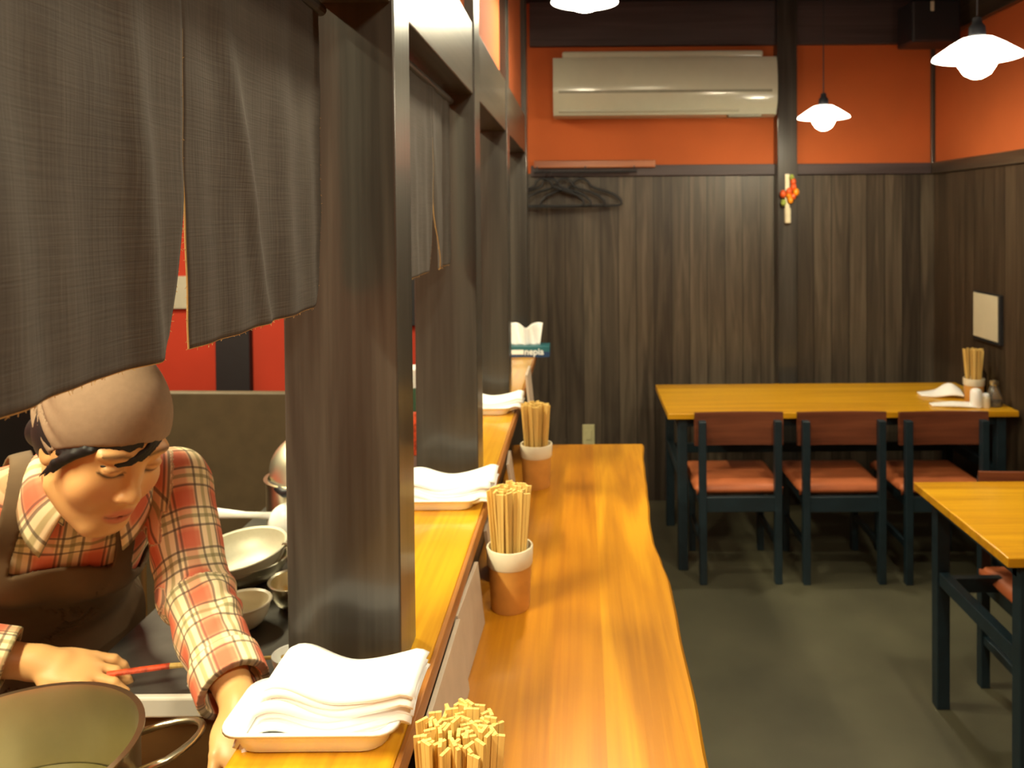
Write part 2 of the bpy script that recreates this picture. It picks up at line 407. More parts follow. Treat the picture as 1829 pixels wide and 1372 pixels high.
for y, lb in zip(PY, pl):
    o = MB().box((XA if y != 2.10 else XA + .008, y, ZU), (XB, y + .107, ZC), .003).build('wooden_post', 'dark_wood')
    tag(o, lb, 'post', 'posts along the counter')
ll = ['dark lintel beam above the brown curtain nearest the camera', 'brightly lit lintel beam between the first and second posts',
      'lintel beam between the second and third posts', 'lintel beam between the third and fourth posts']
spans = [(-.9, 1.20), (1.307, 2.10), (2.207, 3.00), (3.107, 4.05)]
for i, (a, b) in enumerate(spans):
    o = MB().box((XB - .11, a, 2.015), (XB - .004, b, 2.20), .003).build('lintel_beam', 'dark_beam_wood')
    tag(o, ll[i], 'beam', 'lintels between the posts')
    struct(MB().box((XB - .075, a, 2.20), (XB - .025, b, ZC)).build('wall_infill', 'orange_plaster'))

# ------------------------------------------------------------------ noren curtains
def noren(name, label, x0, y0, y1, slit, zb, seed, ridges, gapw=.016):
    zt, zs = 2.015, 1.875
    t = thing(name, (x0, y0, zt - .02), label, 'curtain')
    MB().tube([(0, -.0, 0), (0, y1 - y0, 0)], .009, 12).build('rod', 'dark_wood', t)
    rr = random.Random(seed); ph = [rr.uniform(0, 6.28) for _ in range(8)]
    def fold(y, z):
        d = (zt - z) / .44
        v = .0018 * d * math.sin(y * 22 + ph[0] + 1.2 * z) + .0014 * d * math.sin(y * 61 + ph[1] + 4 * z) + .0006 * math.sin(y * 120 + ph[2] + 7 * z) * d
        v += .0006 * math.sin(z * 34 + y * 30 + ph[3]) + .0003 * math.sin(z * 77 - y * 45 + ph[4])
        for (ya, za, yb, zb_, amp, wd_) in ridges:
            u = (za - z) / (za - zb_)
            yy = ya + (yb - ya) * u
            v += amp * math.exp(-((y - yy) / wd_) ** 2) * min(1, max(0, u + .25))
        return v
    def panel(ya, yb, open_l, open_r, cl=0, cr=0):
        def f(u, v):
            z = zt - .012 - (zt - .012 - zb) * v
            k = max(0, (1.74 - z) / (1.74 - zb)) ** 1.6
            a = ya + open_l * k; b = yb - open_r * k
            y = a + (b - a) * u
            zz = z + cr * max(0, (u - .90) / .10) ** 2 * (v ** 4) + cl * max(0, (.08 - u) / .08) ** 2 * (v ** 4)
            return (fold(y, z), y - y0, zz - zt + .02)
        p = MB().sheet(70, 90, f, .0022).build('panel', 'noren_cloth', t, smooth='all')
        # frayed hem along the lower edge and slit
        pts = [Vector(f(i / 60, 1)) for i in range(61)]
        h = MB(); h.tube(pts, .0011, 5)
        if open_r: h.tube([Vector(f(1, .30 + .7 * i / 60)) for i in range(61)], .0009, 5)
        if open_l: h.tube([Vector(f(0, .30 + .7 * i / 60)) for i in range(61)], .0009, 5)
        for _ in range(46):
            q = Vector(f(rr.random(), 1)); e = q + Vector((rr.uniform(-.003, .003), rr.uniform(-.003, .003), -rr.uniform(.001, .004))); h.tube([q, e], .00025, 3)
        for uu, fl in ((1, open_r), (0, open_l)):
            if fl:
                for _ in range(60):
                    q = Vector(f(uu, rr.uniform(.35, 1))); e = q + Vector((rr.uniform(-.002, .002), (1 if uu else -1) * rr.uniform(.001, .004), rr.uniform(-.003, .002))); h.tube([q, e], .00025, 3)
        h.build('hem', 'noren_hem', p)
    return t, panel
t, panel = noren('noren_curtain', 'brown linen split curtain hanging in front of the nearest post above the cook', -.37, .10, 1.16, .76, 1.578, 3,
                 [(.80, 2.0, .93, 1.6, .010, .022), (.45, 2.0, .52, 1.58, .010, .035), (.66, 1.95, .69, 1.58, .008, .02), (.85, 1.9, .86, 1.58, .008, .03), (1.0, 1.95, 1.02, 1.58, .007, .03),])
panel(.12, .4055, 0, .004)
panel(.4065, .7525, .004, .030, 0, .018)
panel(.7535, 1.150, .006, .012, 0, .022)
t, panel = noren('noren_curtain', 'brown split curtain hanging between the first and second posts', -.335, 1.32, 2.08, 1.86, 1.580, 9,
                 [(1.8, 2.0, 1.84, 1.58, .008, .03), (1.98, 2.0, 1.97, 1.58, -.012, .02)])
panel(1.34, 1.800, 0, .02)
panel(1.802, 2.055, .06, .0, 0, .02)

# ------------------------------------------------------------------ pendant lamps
def lamp_shape(t, k):
    MB().lathe([(.012, .0), (.045, -.004), (.075, -.022), (.118, -.052), (.122, -.060), (.116, -.062), (.06, -.050)], n=40, cap1=False).build('lamp_shade', 'shade_glow', t, smooth=True)
    MB().lathe([(r_, z_ if i_ < 2 else -.062 + (z_ + .062) * k) for i_, (r_, z_) in enumerate([(.045, -.048), (.056, -.062), (.052, -.080), (.036, -.106), (.015, -.118), (.002, -.12)])], n=28).build('bulb', 'bulb_glow', t, smooth=True)
    MB().lathe([(.018, .0), (.024, .004), (.022, .03), (.014, .04), (.012, .055), (.004, .06)], n=20).build('socket', 'black_plastic', t, smooth=True)
    MB().tube([(0, 0, .055), (0, 0, ZC - t.location.z)], .0028, 8).build('cord', 'black_plastic', t)
for (x, y, z, lb) in [(1.152, 3.87, 2.215, 'white glowing pendant lamp before the orange back wall, the farthest over the tables'),
                      (1.143, 2.35, 2.205, 'large white glowing pendant lamp at the upper right over the nearer table'),
                      (.015, 2.95, 2.530, 'glowing pendant lamp cut by the top edge, hanging over the counter'),
                      (.0, 1.38, 2.55, 'unseen pendant lamp added above the picture to light the lintel beam and counter')]:  # last entry is an added lamp out of view, kept for its light
    t = thing('pendant_lamp', (x, y, z), lb, 'lamp', 'pendant lamps'); lamp_shape(t, .55 if z > 2.4 else 1)
# kitchen tube light on the ceiling
t = thing('tube_light', (-1.42, .45, ZC), 'fluorescent tube light on the kitchen ceiling above the cook', 'lamp', 'kitchen tube lights')
MB().box((-.08, -.6, -.06), (.08, .6, 0), .008).build('housing', 'white_plastic', t)
MB().tube([(0, -.56, -.085), (0, .56, -.085)], .019, 12).build('tube', 'tube_glow', t)
kl = bpy.data.lights.new('tube_light_glow', 'AREA'); kl.shape = 'RECTANGLE'; kl.size = .1; kl.size_y = 1.1; kl.energy = 105; kl.color = (1, .88, .56)
klo = bpy.data.objects.new('tube_light_glow', kl); C.objects.link(klo); klo.parent = t; klo.location = (0, 0, -.112)
t2 = copy_tree(t); t2.location = (-2.1, 2.9, ZC); t2['label'] = 'unseen tube light added farther back on the kitchen ceiling to brighten the red wall'  # second tube is an unseen addition that brightens the red kitchen wall
# room lamp behind the camera
t = thing('ceiling_light', (.75, -.5, ZC), 'round ceiling light behind the camera', 'lamp')
MB().lathe([(.2, 0), (.21, -.03), (.19, -.07), (.1, -.085)], n=32).build('diffuser', 'white_plastic', t, smooth=True)
al = bpy.data.lights.new('ceiling_light_glow', 'AREA'); al.shape = 'DISK'; al.size = .4; al.energy = 55; al.color = (1, .88, .60)
alo = bpy.data.objects.new('ceiling_light_glow', al); C.objects.link(alo); alo.parent = t; alo.location = (0, 0, -.09)

# ------------------------------------------------------------------ air conditioner
t = thing('air_conditioner', (.473, YB, 2.255), 'wide white wall air conditioner on the orange back wall', 'air conditioner')
prof = [(0, .02), (-.12, 0), (-.185, .012), (-.222, .07), (-.232, .15), (-.230, .22), (-.218, .30), (-.20, .335), (-.05, .335), (0, .335)]
MB().prism(prof, -.631, .631, lambda y, z, x: (x, y, z)).build('body', 'ac_plastic', t, smooth=True)
MB().box((-.58, -.19, .335), (.56, -.05, .375), .012).build('top_grille', 'ac_plastic', t)
MB().box((-.60, -.2325, .132), (.60, -.226, .147), .002).build('slot', 'ac_slot', t)
MB().box((-.60, -.205, .028), (.42, -.188, .046), .003, rot=Matrix.Rotation(R(-25), 3, 'X')).build('louver', 'ac_plastic', t)
MB().box((.36, -.19, -.003), (.55, -.12, .012), .003).build('sensor_cover', 'ac_slot', t)

# ------------------------------------------------------------------ coat rail with hangers
t = thing('coat_rail', (-.28, YB, 1.99), 'reddish varnished coat rail board on the dark planked wall', 'coat rail')
MB().box((0, -.055, -.012), (.71, -.026, .034), .006).build('board', 'rail_wood', t)
MB().tube([(0.0, -.075, -.035), (.60, -.075, -.035)], .007, 10).build('rod', 'black_plastic', t)
for x in (.02, .30, .585): MB().tube([(x, -.03, 0), (x, -.075, -.005), (x, -.075, -.035)], .004, 6).build('hook', 'black_plastic', t)
def hanger_mesh():
    mb = MB(); n = []
    # hump, shoulders, rounded ends, lower bar
    pts = [(-.05, -.075), (-.04, -.048), (-.015, -.032), (.015, -.032), (.04, -.048), (.055, -.075), (.09, -.092), (.15, -.108), (.20, -.13), (.232, -.16), (.236, -.18), (.215, -.19),
           (.1, -.192), (0, -.193), (-.1, -.192), (-.215, -.19), (-.236, -.18), (-.232, -.16), (-.20, -.13), (-.15, -.108), (-.09, -.092)]
    mb.tube([(x, 0, z) for x, z in pts], .0075, 8, closed=True)
    return mb
lbs = ['black plastic hanger, rightmost on the coat rail', 'black plastic hanger second from the right on the coat rail', 'black plastic hanger third from the right on the coat rail',
       'black plastic hanger half hidden by the farthest post']
first = None
for i, (x, ry) in enumerate([(-.005, 0), (-.105, .05), (-.185, -.04), (-.225, .08)]):
    if first is None:
        first = h = thing('clothes_hanger', (x, YB - .075, 1.947), lbs[i], 'hanger', 'hangers on the coat rail')
        hanger_mesh().build('frame', 'black_plastic', h, smooth='all')
        MB().tube([(-.008, 0, .012)] + [(.011 * math.cos(a), 0, .001 + .011 * math.sin(a)) for a in [2.3, 1.57, .8, 0, -.8]] + [(0, 0, -.018), (0, 0, -.034)], .0022, 6).build('hook', 'black_plastic', h, smooth='all')
    else:
        h = copy_tree(first); h.location.x = x; h['label'] = lbs[i]
    h.location.y = YB - .060 - .012 * i; h.rotation_euler = (0, 0, R(-1 + .5 * i))

# ------------------------------------------------------------------ wall ornament (dried peppers), outlet, poster, speaker
t = thing('wall_ornament', (1.188, YB - .095, 1.93), 'hanging ornament of red and orange peppers on a white paper strip, on the wall post', 'ornament')
MB().box((-.014, -.012, -.235), (.012, -.006, .0), .002).build('paper_strip', 'garlic_white', t)
MB().lathe([(.012, -.285), (.018, -.28), (.018, -.20), (.012, -.195)], (0, -.012, 0), 10).build('white_tassel', 'garlic_white', t)
for k, (x, z, r, mt) in enumerate([(.028, -.045, .022, 'pepper_red'), (.03, -.075, .022, 'pepper_red'), (.045, -.105, .023, 'pepper_orange'), (.005, -.10, .022, 'pepper_red'), (-.03, -.115, .023, 'pepper_red'),
                                   (.028, -.13, .02, 'pepper_red'), (.012, -.15, .022, 'pepper_orange'), (.002, -.125, .018, 'pepper_orange'), (-.028, -.165, .02, 'leaf_green'), (.02, -.02, .018, 'leaf_green')]):
    MB().ball((x, -.028, z), (r * .8, r * .8, r), 12).build('leaf' if mt == 'leaf_green' else 'pepper', mt, t, smooth='all')
t = thing('wall_outlet', (.028, YB, .40), 'pale plastic wall outlet low on the dark planked back wall', 'outlet')
MB().box((-.036, -.010, -.06), (.036, 0, .06), .004).build('plate', 'outlet_plastic', t)
MB().box((-.018, -.014, -.03), (.018, -.010, .03), .002).build('socket_face', 'outlet_plastic', t)
t = thing('framed_notice', (XR, 4.145, 1.165), 'blank cream notice in a thin black frame on the right wall', 'picture')
MB().box((-.02, -.14, -.128), (0, .135, .122), .003).build('frame', 'black_frame', t)
MB().box((-.023, -.125, -.112), (-.0195, .125, .116), .001).build('paper', 'poster_paper', t)
t = thing('speaker', (1.86, 4.35, ZC), 'black box speaker under the ceiling in the far right corner', 'speaker')
MB().box((-.135, -.11, -.36), (.12, .10, -.14), .012).build('cabinet', 'black_plastic', t)
MB().box((-.06, -.02, -.14), (.06, .02, 0), .004).build('bracket', 'black_plastic', t)
MB().box((-.04, -.115, -.20), (-.022, -.108, -.15), .002).build('clip', 'pale_board', t)

# ------------------------------------------------------------------ tables
def table(loc, lx, ly, label, zt=.76, rails=()):
    t = thing('dining_table', loc, label, 'table', 'wooden dining tables')
    MB().box((0, 0, zt - .028), (lx, ly, zt), .003).build('tabletop', 'table_wood', t)
    MB().box((.05, .05, zt - .075), (lx - .05, ly - .05, zt - .028)).build('apron', 'table_leg_paint', t)
    for x in (.05, lx - .09):
        for y in (.03, ly - .075):
            MB().box((x, y, 0), (x + .045, y + .045, zt - .028), .003).build('leg', 'table_leg_paint', t)
    for x in (.055, lx - .085):
        MB().box((x, .075, .43), (x + .035, ly - .075, .475), .003).build('stretcher', 'table_leg_paint', t)
    MB().box((.095, ly - .07, .40), (lx - .09, ly - .04, .45), .003).build('stretcher', 'table_leg_paint', t)
    return t
table((.398, 3.82, 0), 1.66, .66, 'long orange-wood table along the dark back wall with three chairs')
table((1.15, 2.19, 0), .91, .63, 'orange-wood table cut by the right edge of the photograph, nearer the camera')

# ------------------------------------------------------------------ chairs
def chair(loc, rz, label):
    t = thing('dining_chair', loc, label, 'chair', 'red-seated dining chairs', rz)
    w = .205
    for sx in (-1, 1):
        x = sx * (w - .032)
        MB().box((x - .0165, -.018, 0), (x + .0165, .018, .752), .003).build('leg', 'table_leg_paint', t)
        MB().box((x - .0165, .36, 0), (x + .0165, .394, .40), .003).build('leg', 'table_leg_paint', t)
        MB().box((x - .012, .018, .355), (x + .012, .36, .405), .003).build('side_rail', 'table_leg_paint', t)
        MB().box((x - .010, .018, .16), (x + .010, .36, .19), .003).build('stretcher', 'table_leg_paint', t)
    MB().box((-w + .045, -.014, .335), (w - .045, .012, .405), .003).build('seat_rail', 'table_leg_paint', t)
    MB().box((-w + .045, .365, .345), (w - .045, .39, .405), .003).build('seat_rail', 'table_leg_paint', t)
    def f(u, v):
        x = (u - .5) * 2 * w; y = .02 + v * .40
        e = min(u, 1 - u, v, 1 - v); k = 1 - math.exp(-e * 22)
        return (x * (.97 + .03 * k), y, .418 + .022 * k - .006 * math.exp(-((u - .5) / .3) ** 2 - ((v - .5) / .3) ** 2))
    MB().sheet(18, 18, f, .030).build('seat', 'seat_leather', t, smooth='all')
    def g(u, v): x = (u - .5) * 2 * w; return (x, .030 + .012 * (1 - (2 * u - 1) ** 2), .632 + v * .152)
    MB().sheet(16, 4, g, .016).build('backrest', 'chair_back_wood', t, smooth=True)
    return t
chair((.717, 3.71, 0), 0, 'red-seated chair at the far table, leftmost of the three')
chair((1.190, 3.70, 0), 0, 'red-seated chair at the far table, middle of the three')
chair((1.655, 3.69, 0), 0, 'red-seated chair at the far table, rightmost beside the wall')
chair((1.60, 2.885, 0), math.pi, 'red-seated chair tucked under the nearer table at the right edge')

# ------------------------------------------------------------------ cups with chopsticks
def cup(loc, r, h, label, s=1.0):
    t = thing('chopstick_cup', loc, label, 'cup', 'chopstick cups')
    MB().lathe([(r * .86, 0), (r * .90, .004), (r * .99, h * .70), (r * 1.0, h * .72)], n=40, cap1=False).build('cup_body', 'cup_ceramic', t, smooth=True)
    MB().lathe([(r * 1.0, h * .70), (r * 1.05, h * .73), (r * 1.08, h * .99), (r * 1.06, h), (r * .98, h), (r * .93, h * .70), (r * .80, .02), (0.001, .018)], n=40, cap0=False, cap1=False).build('rim', 'cup_glaze', t, smooth=True, label='cream glazed rim')
    return t
stick0 = None
def stick_mesh():
    mb = MB()
    for sx in (-1, 1):
        # one half of a joined pair, tapering to the tip
        poly = [(.0006, 0), (.0030, 0), (.0075, .235), (.0002, .235)]
        mb.prism([(sx * x, z) for x, z in poly], -.0021, .0021, lambda x, z, y: (x, y, z))
    return mb
def sticks(c, r, h, n, label, group, seed, top=.235):
    global stick0
    q = random.Random(seed)
    for i in range(n):
        if stick0 is None:
            stick0 = o = stick_mesh().build('chopstick_pair', 'chopstick_wood')
        else:
            o = stick0.copy(); C.objects.link(o)
        a = i * 2.39996 + q.uniform(-.2, .2); f = math.sqrt((i + .5) / n)
        rb = r * .66 * f; rt = r * .94 * f + .001
        b = Vector((rb * math.cos(a), rb * math.sin(a), .021)); tp = Vector((rt * 1.0 * math.cos(a + q.uniform(-.25, .25)), rt * 1.0 * math.sin(a), .021 + .235))
        d = (tp - b).normalized()
        m = d.to_track_quat('Z', 'Y').to_matrix().to_4x4()
        o.matrix_world = Matrix.Translation(Vector(c) + b + Vector((0, 0, q.uniform(0, .008)))) @ m @ Matrix.Rotation(q.uniform(0, 3.14), 4, 'Z')
        tag(o, label, 'chopsticks', group)
cup((-.163, 1.752, ZLOW), .047, .135, 'terracotta cup with cream rim in the middle of the counter')
sticks((-.163, 1.752, ZLOW), .047, .135, 30, 'wooden chopsticks in the middle cup on the counter', 'chopsticks in the middle counter cup', 2)
cup((-.150, 2.54, ZLOW), .047, .135, 'terracotta cup with cream rim farthest along the counter')
sticks((-.150, 2.54, ZLOW), .047, .135, 34, 'wooden chopsticks in the farthest cup on the counter', 'chopsticks in the farthest counter cup', 5)
cup((-.1475, .93, ZLOW), .048, .135, 'chopstick cup cut by the bottom edge at the near end of the counter')
sticks((-.1475, .93, ZLOW), .052, .135, 62, 'wooden chopsticks bunched in the nearest cup at the bottom edge', 'chopsticks in the nearest counter cup', 8)
cup((1.945, 4.03, .76), .047, .115, 'terracotta chopstick cup on the far table by the wall')
sticks((1.945, 4.03, .76), .047, .115, 26, 'wooden chopsticks in the cup on the far table', 'chopsticks in the far table cup', 11)

# ------------------------------------------------------------------ trays with napkins
def tray(loc, lx, ly, h, label):
    t = thing('tray', loc, label, 'tray', 'white trays on the counter shelf')
    def ring(s, z):
        pts = []; rx, ry = lx / 2 * s[0], ly / 2 * s[1]; cr = .028
        for k, (cx, cy) in enumerate([(1, 1), (-1, 1), (-1, -1), (1, -1)]):
            for j in range(6):
                a = k * math.pi / 2 + j / 5 * math.pi / 2
                pts.append((cx * (rx - cr) + cr * math.cos(a), cy * (ry - cr) + cr * math.sin(a), z))
        return pts
    mb = MB()
    rings = [ring((.80, .74), 0), ring((.84, .80), .003), ring((.90, .88), h * .75), ring((.99, .98), h), ring((1.0, 1.0), h - .002), ring((.995, .99), h + .003), ring((.90, .89), h + .001), ring((.82, .77), .006)]
    vs = [[mb.bm.verts.new(p) for p in r_] for r_ in rings]; n = len(vs[0])
    for a, b in zip(vs, vs[1:]):
        for i in range(n): mb.bm.faces.new((a[i], a[(i + 1) % n], b[(i + 1) % n], b[i]))
    mb.bm.faces.new(vs[0][::-1]); mb.bm.faces.new(vs[-1])
    mb.build('tray_body', 'white_plastic', t, smooth='all')
    return t
def napkins(c, lx, ly, n, label, group, seed, z0, amp=.026, dz=.0066, over=.05):
    q = random.Random(seed)
    for k in range(n):
        off = q.uniform(-.003, .003); sk = q.uniform(-.02, .02)
        def f(u, v, k=k, off=off, sk=sk):
            x = -lx / 2 + u * (lx + over) + off * 2
            ul = u
            hump = math.exp(-((ul - .20) / .19) ** 2) * amp * .75 + max(0, ul - .50) ** 1.5 * amp * 2.9
            droop = -amp * 1.3 * max(0, .12 - ul) / .12 - .010 * max(0, ul - .94) / .06
            y = (v - .5) * ly * (1 - .12 * k / n) + sk * (u - .5)
            fr = -max(0, (.22 - v) / .22) ** 1.5 * .013 - max(0, (v - .9) / .1) ** 2 * .004
            wv = .0015 * math.sin(9 * u + k) * math.sin(5 * v + k * .7)
            return (x, y, z0 + k * dz + hump + droop + fr * (1 - .5 * k / n) + wv)
        o = MB().sheet(26, 10, f, .0062).build('napkin', 'napkin_paper', loc=c, smooth='all')
        o.rotation_euler = (0, 0, q.uniform(-.03, .03))
        tag(o, label, 'napkin', group)
tray((-.354, 1.074, ZU), .228, .130, .030, 'white plastic tray before the nearest post, the closest of the trays')
napkins((-.360, 1.086, ZU), .172, .104, 7, 'white folded napkin in the nearest tray on the counter shelf', 'napkins in the nearest tray', 1, .020)
tray((-.352, 1.93, ZU), .215, .145, .026, 'white plastic tray before the second post')
napkins((-.364, 1.945, ZU), .195, .115, 6, 'white folded napkin in the tray before the second post', 'napkins in the second tray', 4, .012)
tray((-.352, 2.83, ZU), .215, .145, .026, 'white plastic tray before the third post')
napkins((-.362, 2.845, ZU), .195, .115, 5, 'white folded napkin in the tray before the third post', 'napkins in the third tray', 6, .012)

# ------------------------------------------------------------------ menus leaning in the gap between the two counters
def menu(y0, y1, h, xb, label, tilt=9, skew=0):
    o = MB().box((-.004, 0, 0), (.004, y1 - y0, h), .001).build('menu_board', 'menu_paper', loc=(xb, y0, ZLOW + .001))
    o.rotation_euler = (0, R(-tilt), skew); tag(o, label, 'menu', 'menus leaning under the counter shelf')
menu(1.10, 1.44, .13, -.212, 'pale menu board leaning in the gap beside the nearest chopstick cup', 7)
menu(1.45, 1.68, .13, -.220, 'pale menu board leaning just behind the nearest one', 6, -.03)
menu(1.86, 2.0, .125, -.212, 'pale menu board leaning behind the middle chopstick cup', 8, .05)
menu(2.36, 2.50, .125, -.206, 'pale menu board leaning beside the farthest chopstick cup', 8, .05)
menu(2.80, 2.97, .30, -.172, 'tall pale menu board standing at the far end of the counter', 5, .0)

# ------------------------------------------------------------------ tissue box
t = thing('tissue_box', (-.405, 3.91, ZU), 'teal tissue box with a white tissue at the far end of the counter shelf', 'tissue box')
MB().box((0, 0, .026), (.242, .112, .052), .001).build('box_top', 'box_teal', t)
MB().box((0, 0, 0), (.242, .112, .026), .001).build('box_base', 'box_blue', t)
MB().box((.02, -.001, .014), (.118, .001, .036), .0005).build('label_band', 'white_plastic', t)
cu = bpy.data.curves.new('lettering', 'FONT'); cu.body = 'nepia'; cu.size = .044; cu.extrude = .0006; cu.align_x = 'LEFT'; cu.offset = .0009
cu.materials.append(M['white_plastic'])
tmp = bpy.data.objects.new('lettering_curve', cu); C.objects.link(tmp)
bpy.context.view_layer.update()
me = bpy.data.meshes.new_from_object(tmp.evaluated_get(bpy.context.evaluated_depsgraph_get())); bpy.data.objects.remove(tmp)
lt = bpy.data.objects.new('lettering', me); C.objects.link(lt); lt.parent = t; lt.location = (.121, -.0012, .013); lt.rotation_euler = (R(90), 0, 0)
def tis(u, v):
    z = v * .108; x = .118 + (u - .5) * (.15 + .03 * v)
    return (x, .05 + .012 * math.sin(u * 9) * (.4 + v) + .008 * math.sin(u * 21 + 2 * v), .052 + z * (1 - .22 * math.exp(-((u - .55) / .12) ** 2)))
MB().sheet(40, 12, tis, .0014).build('tissue', 'napkin_paper', t, smooth='all')

# ------------------------------------------------------------------ condiments on the far table
ZT = .76
t = thing('salt_shaker', (1.893, 3.90, ZT), 'white shaker in front of the chopstick cup on the far table', 'shaker')
MB().lathe([(.026, 0), (.028, .004), (.027, .075), (.022, .086), (.010, .092)], n=24).build('shaker_body', 'white_plastic', t, smooth=True)
t = thing('spice_jar', (1.937, 3.895, ZT), 'small white jar between the shaker and the sauce bottle', 'jar')
MB().lathe([(.018, 0), (.020, .003), (.020, .05), (.016, .055)], n=20).build('jar_body', 'cup_glaze', t, smooth=True)
MB().lathe([(.0165, .055), (.017, .062), (.012, .068)], n=20).build('lid', 'white_plastic', t, smooth=True)
t = thing('sauce_bottle', (1.995, 3.93, ZT), 'squat glass sauce bottle with a dark base by the wall', 'bottle')
MB().lathe([(.036, .0), (.038, .005), (.038, .03), (.034, .05), (.022, .085), (.016, .10)], n=28).build('glass_body', 'clear_glass', t, smooth=True)
MB().lathe([(.034, .003), (.036, .026), (.001, .026)], n=28).build('sauce', 'soy_glass', t, smooth=True)
MB().lathe([(.017, .10), (.020, .105), (.020, .120), (.008, .126)], n=24).build('cap', 'steel', t, smooth=True)
t = thing('vinegar_bottle', (2.02, 4.12, ZT), 'slim dark bottle behind the chopstick cup on the far table', 'bottle')
MB().lathe([(.028, 0), (.030, .005), (.030, .12), (.014, .15), (.012, .19)], n=24).build('bottle_body', 'soy_glass', t, smooth=True)
MB().lathe([(.013, .19), (.014, .215), (.008, .218)], n=20).build('cap', 'black_plastic', t, smooth=True)
def folded(name, loc, lx, ly, h, label, rz, peak):
    def f(u, v):
        w = 1 - .55 * (1 - u) ** 2
        return ((u - .5) * lx, (v - .5) * ly * w, .006 + h * math.exp(-((u - peak) / .3) ** 2) * math.exp(-((v - .5) / .42) ** 2))
    o = MB().sheet(20, 12, f, .008).build(name, 'napkin_paper', loc=loc, smooth='all'); o.rotation_euler = (0, 0, rz)
    tag(o, label, 'napkin', 'napkins on the far table')
folded('napkin', (1.83, 4.16, ZT), .20, .16, .055, 'puffed white napkin behind on the far table', -.1, .75)
folded('napkin', (1.80, 3.93, ZT), .22, .10, .012, 'flat white napkin lying nearer the edge of the far table', -.08, .5)

# ------------------------------------------------------------------ kitchen
WT = .85
t = thing('kitchen_worktop', (-.94, 1.43, 0), 'dark steel kitchen worktop behind the counter', 'worktop')
MB().box((0, 0, WT - .03), (.50, 1.55, WT), .003).build('top', 'worktop_steel', t)
MB().box((0, -.012, WT - .032), (.53, .004, WT + .004), .004).build('front_rail', 'rail_steel', t, label='bright steel edge rail')
MB().box((.01, .004, 0), (.50, 1.54, WT - .03), .003).build('cabinet', 'stove_steel', t)
t = thing('stove', (-1.02, .88, 0), 'low kitchen stove carrying the stock pot', 'stove')
MB().box((0, 0, 0), (.56, .53, .62), .006).build('body', 'stove_steel', t)
for dx, dy in ((.11, 0), (-.11, 0), (0, .11), (0, -.11)):
    MB().box((.20 + dx - .05 * (dx != 0) - .005, .25 + dy - .05 * (dy != 0) - .005, .62), (.20 + dx + .05 * (dx != 0) + .005, .25 + dy + .05 * (dy != 0) + .005, .645)).build('grate', 'black_frame', t)
PC = (-.82, 1.13)
t = thing('stock_pot', (PC[0], PC[1], .645), 'large steel stock pot in the lower left corner', 'pot')
r, h = .172, .305
MB().lathe([(r * .96, 0), (r * .985, .008), (r * .985, h - .012), (r * 1.02, h - .004), (r * 1.02, h), (r * .97, h), (r * .955, h - .01), (r * .945, .01), (.001, .008)], n=72, cap1=False).build('pot_body', 'steel', t, smooth=True)
MB().lathe([(r * .94, .175), (r * .94, .180)], n=48).build('broth', 'broth', t)
for a0 in (R(30), R(210)):
    q = []
    for k in range(13):
        u = k / 12; a = a0 + (u - .5) * 2 * .30 * (1 - .15 * math.sin(math.pi * u)); rr = r * .98 + .085 * math.sin(math.pi * u) ** .6
        q.append((rr * math.cos(a), rr * math.sin(a), h - .055 + .012 * math.sin(math.pi * u)))
    MB().tube(q, .0055, 10).build('handle', 'steel', t, smooth='all')
def bowl(name, loc, r, h, mat, label, cat, tilt=(0, 0), rim=.004, foot=.35):
    t = thing(name, loc, label, cat)
    pr = [(r * foot, 0), (r * (foot + .03), .004)] + [(r * (foot + (1 - foot) * math.sin(a)), h * (1 - math.cos(a))) for a in [R(x) for x in (20, 40, 60, 75, 90)]]
    pr += [(r + rim, h + .001), (r + rim * .5, h + rim * .7), (r - .003, h)] + [((r - .003) * (foot + (1 - foot) * math.sin(a)), .004 + (h - .004) * (1 - math.cos(a))) for a in [R(x) for x in (75, 60, 40, 20, 0)]] + [(.001, .004)]
    MB().lathe(pr, n=48).build('bowl_body', mat, t, smooth=True)
    t.rotation_euler = (tilt[0], tilt[1], 0); return t
bowl('mixing_bowl', (-.80, 1.89, WT), .098, .055, 'steel', 'steel mixing bowl under the strainer beside the cook\'s sleeve', 'bowl')
t = bowl('strainer', (-.800, 1.89, WT + .020), .102, .058, 'mesh_steel', 'round steel strainer resting in the mixing bowl', 'strainer', (R(6), R(-5)))
MB().tube([(.10, 0, .058), (.15, -.01, .060), (.19, -.02, .056)], .005, 8).build('handle', 'steel', t, smooth='all')
bowl('rice_bowl', (-.712, 1.675, WT), .054, .052, 'cup_glaze', 'cream ceramic bowl just behind the cook\'s forearm', 'bowl')
bowl('steel_bowl', (-.630, 1.765, WT), .058, .058, 'steel', 'small steel bowl beside the nearest post', 'bowl')
t = thing('saucepan', (-.74, 2.17, WT), 'steel saucepan with a lid, farthest on the kitchen worktop', 'pot')
MB().lathe([(.10, 0), (.108, .006), (.108, .155), (.114, .16), (.104, .16), (.10, .01), (.001, .009)], n=48, cap1=False).build('pan_body', 'steel', t, smooth=True)
MB().tube([(-.10, -.03, .15), (-.02, -.125, .152), (.10, -.13, .168), (.22, -.13, .175)], [.006, .011, .011, .012], 10).build('handle', 'black_plastic', t, smooth='all')
MB().lathe([(.112, 0), (.112, .006), (.09, .022), (.03, .036), (.001, .037)], (-.0, .03, .185), n=40, mat=Matrix.Rotation(R(38), 3, 'X')).build('lid', 'steel', t, smooth=True)
MB().tube([(-.035, .0, .245), (-.03, -.022, .262), (.03, -.022, .262), (.035, .0, .245)], .004, 8).build('lid_handle', 'black_plastic', t, smooth='all')
t = thing('ladle', (-.80, 2.03, WT + .075), 'white plastic ladle leaning between the strainer and the saucepan', 'ladle')
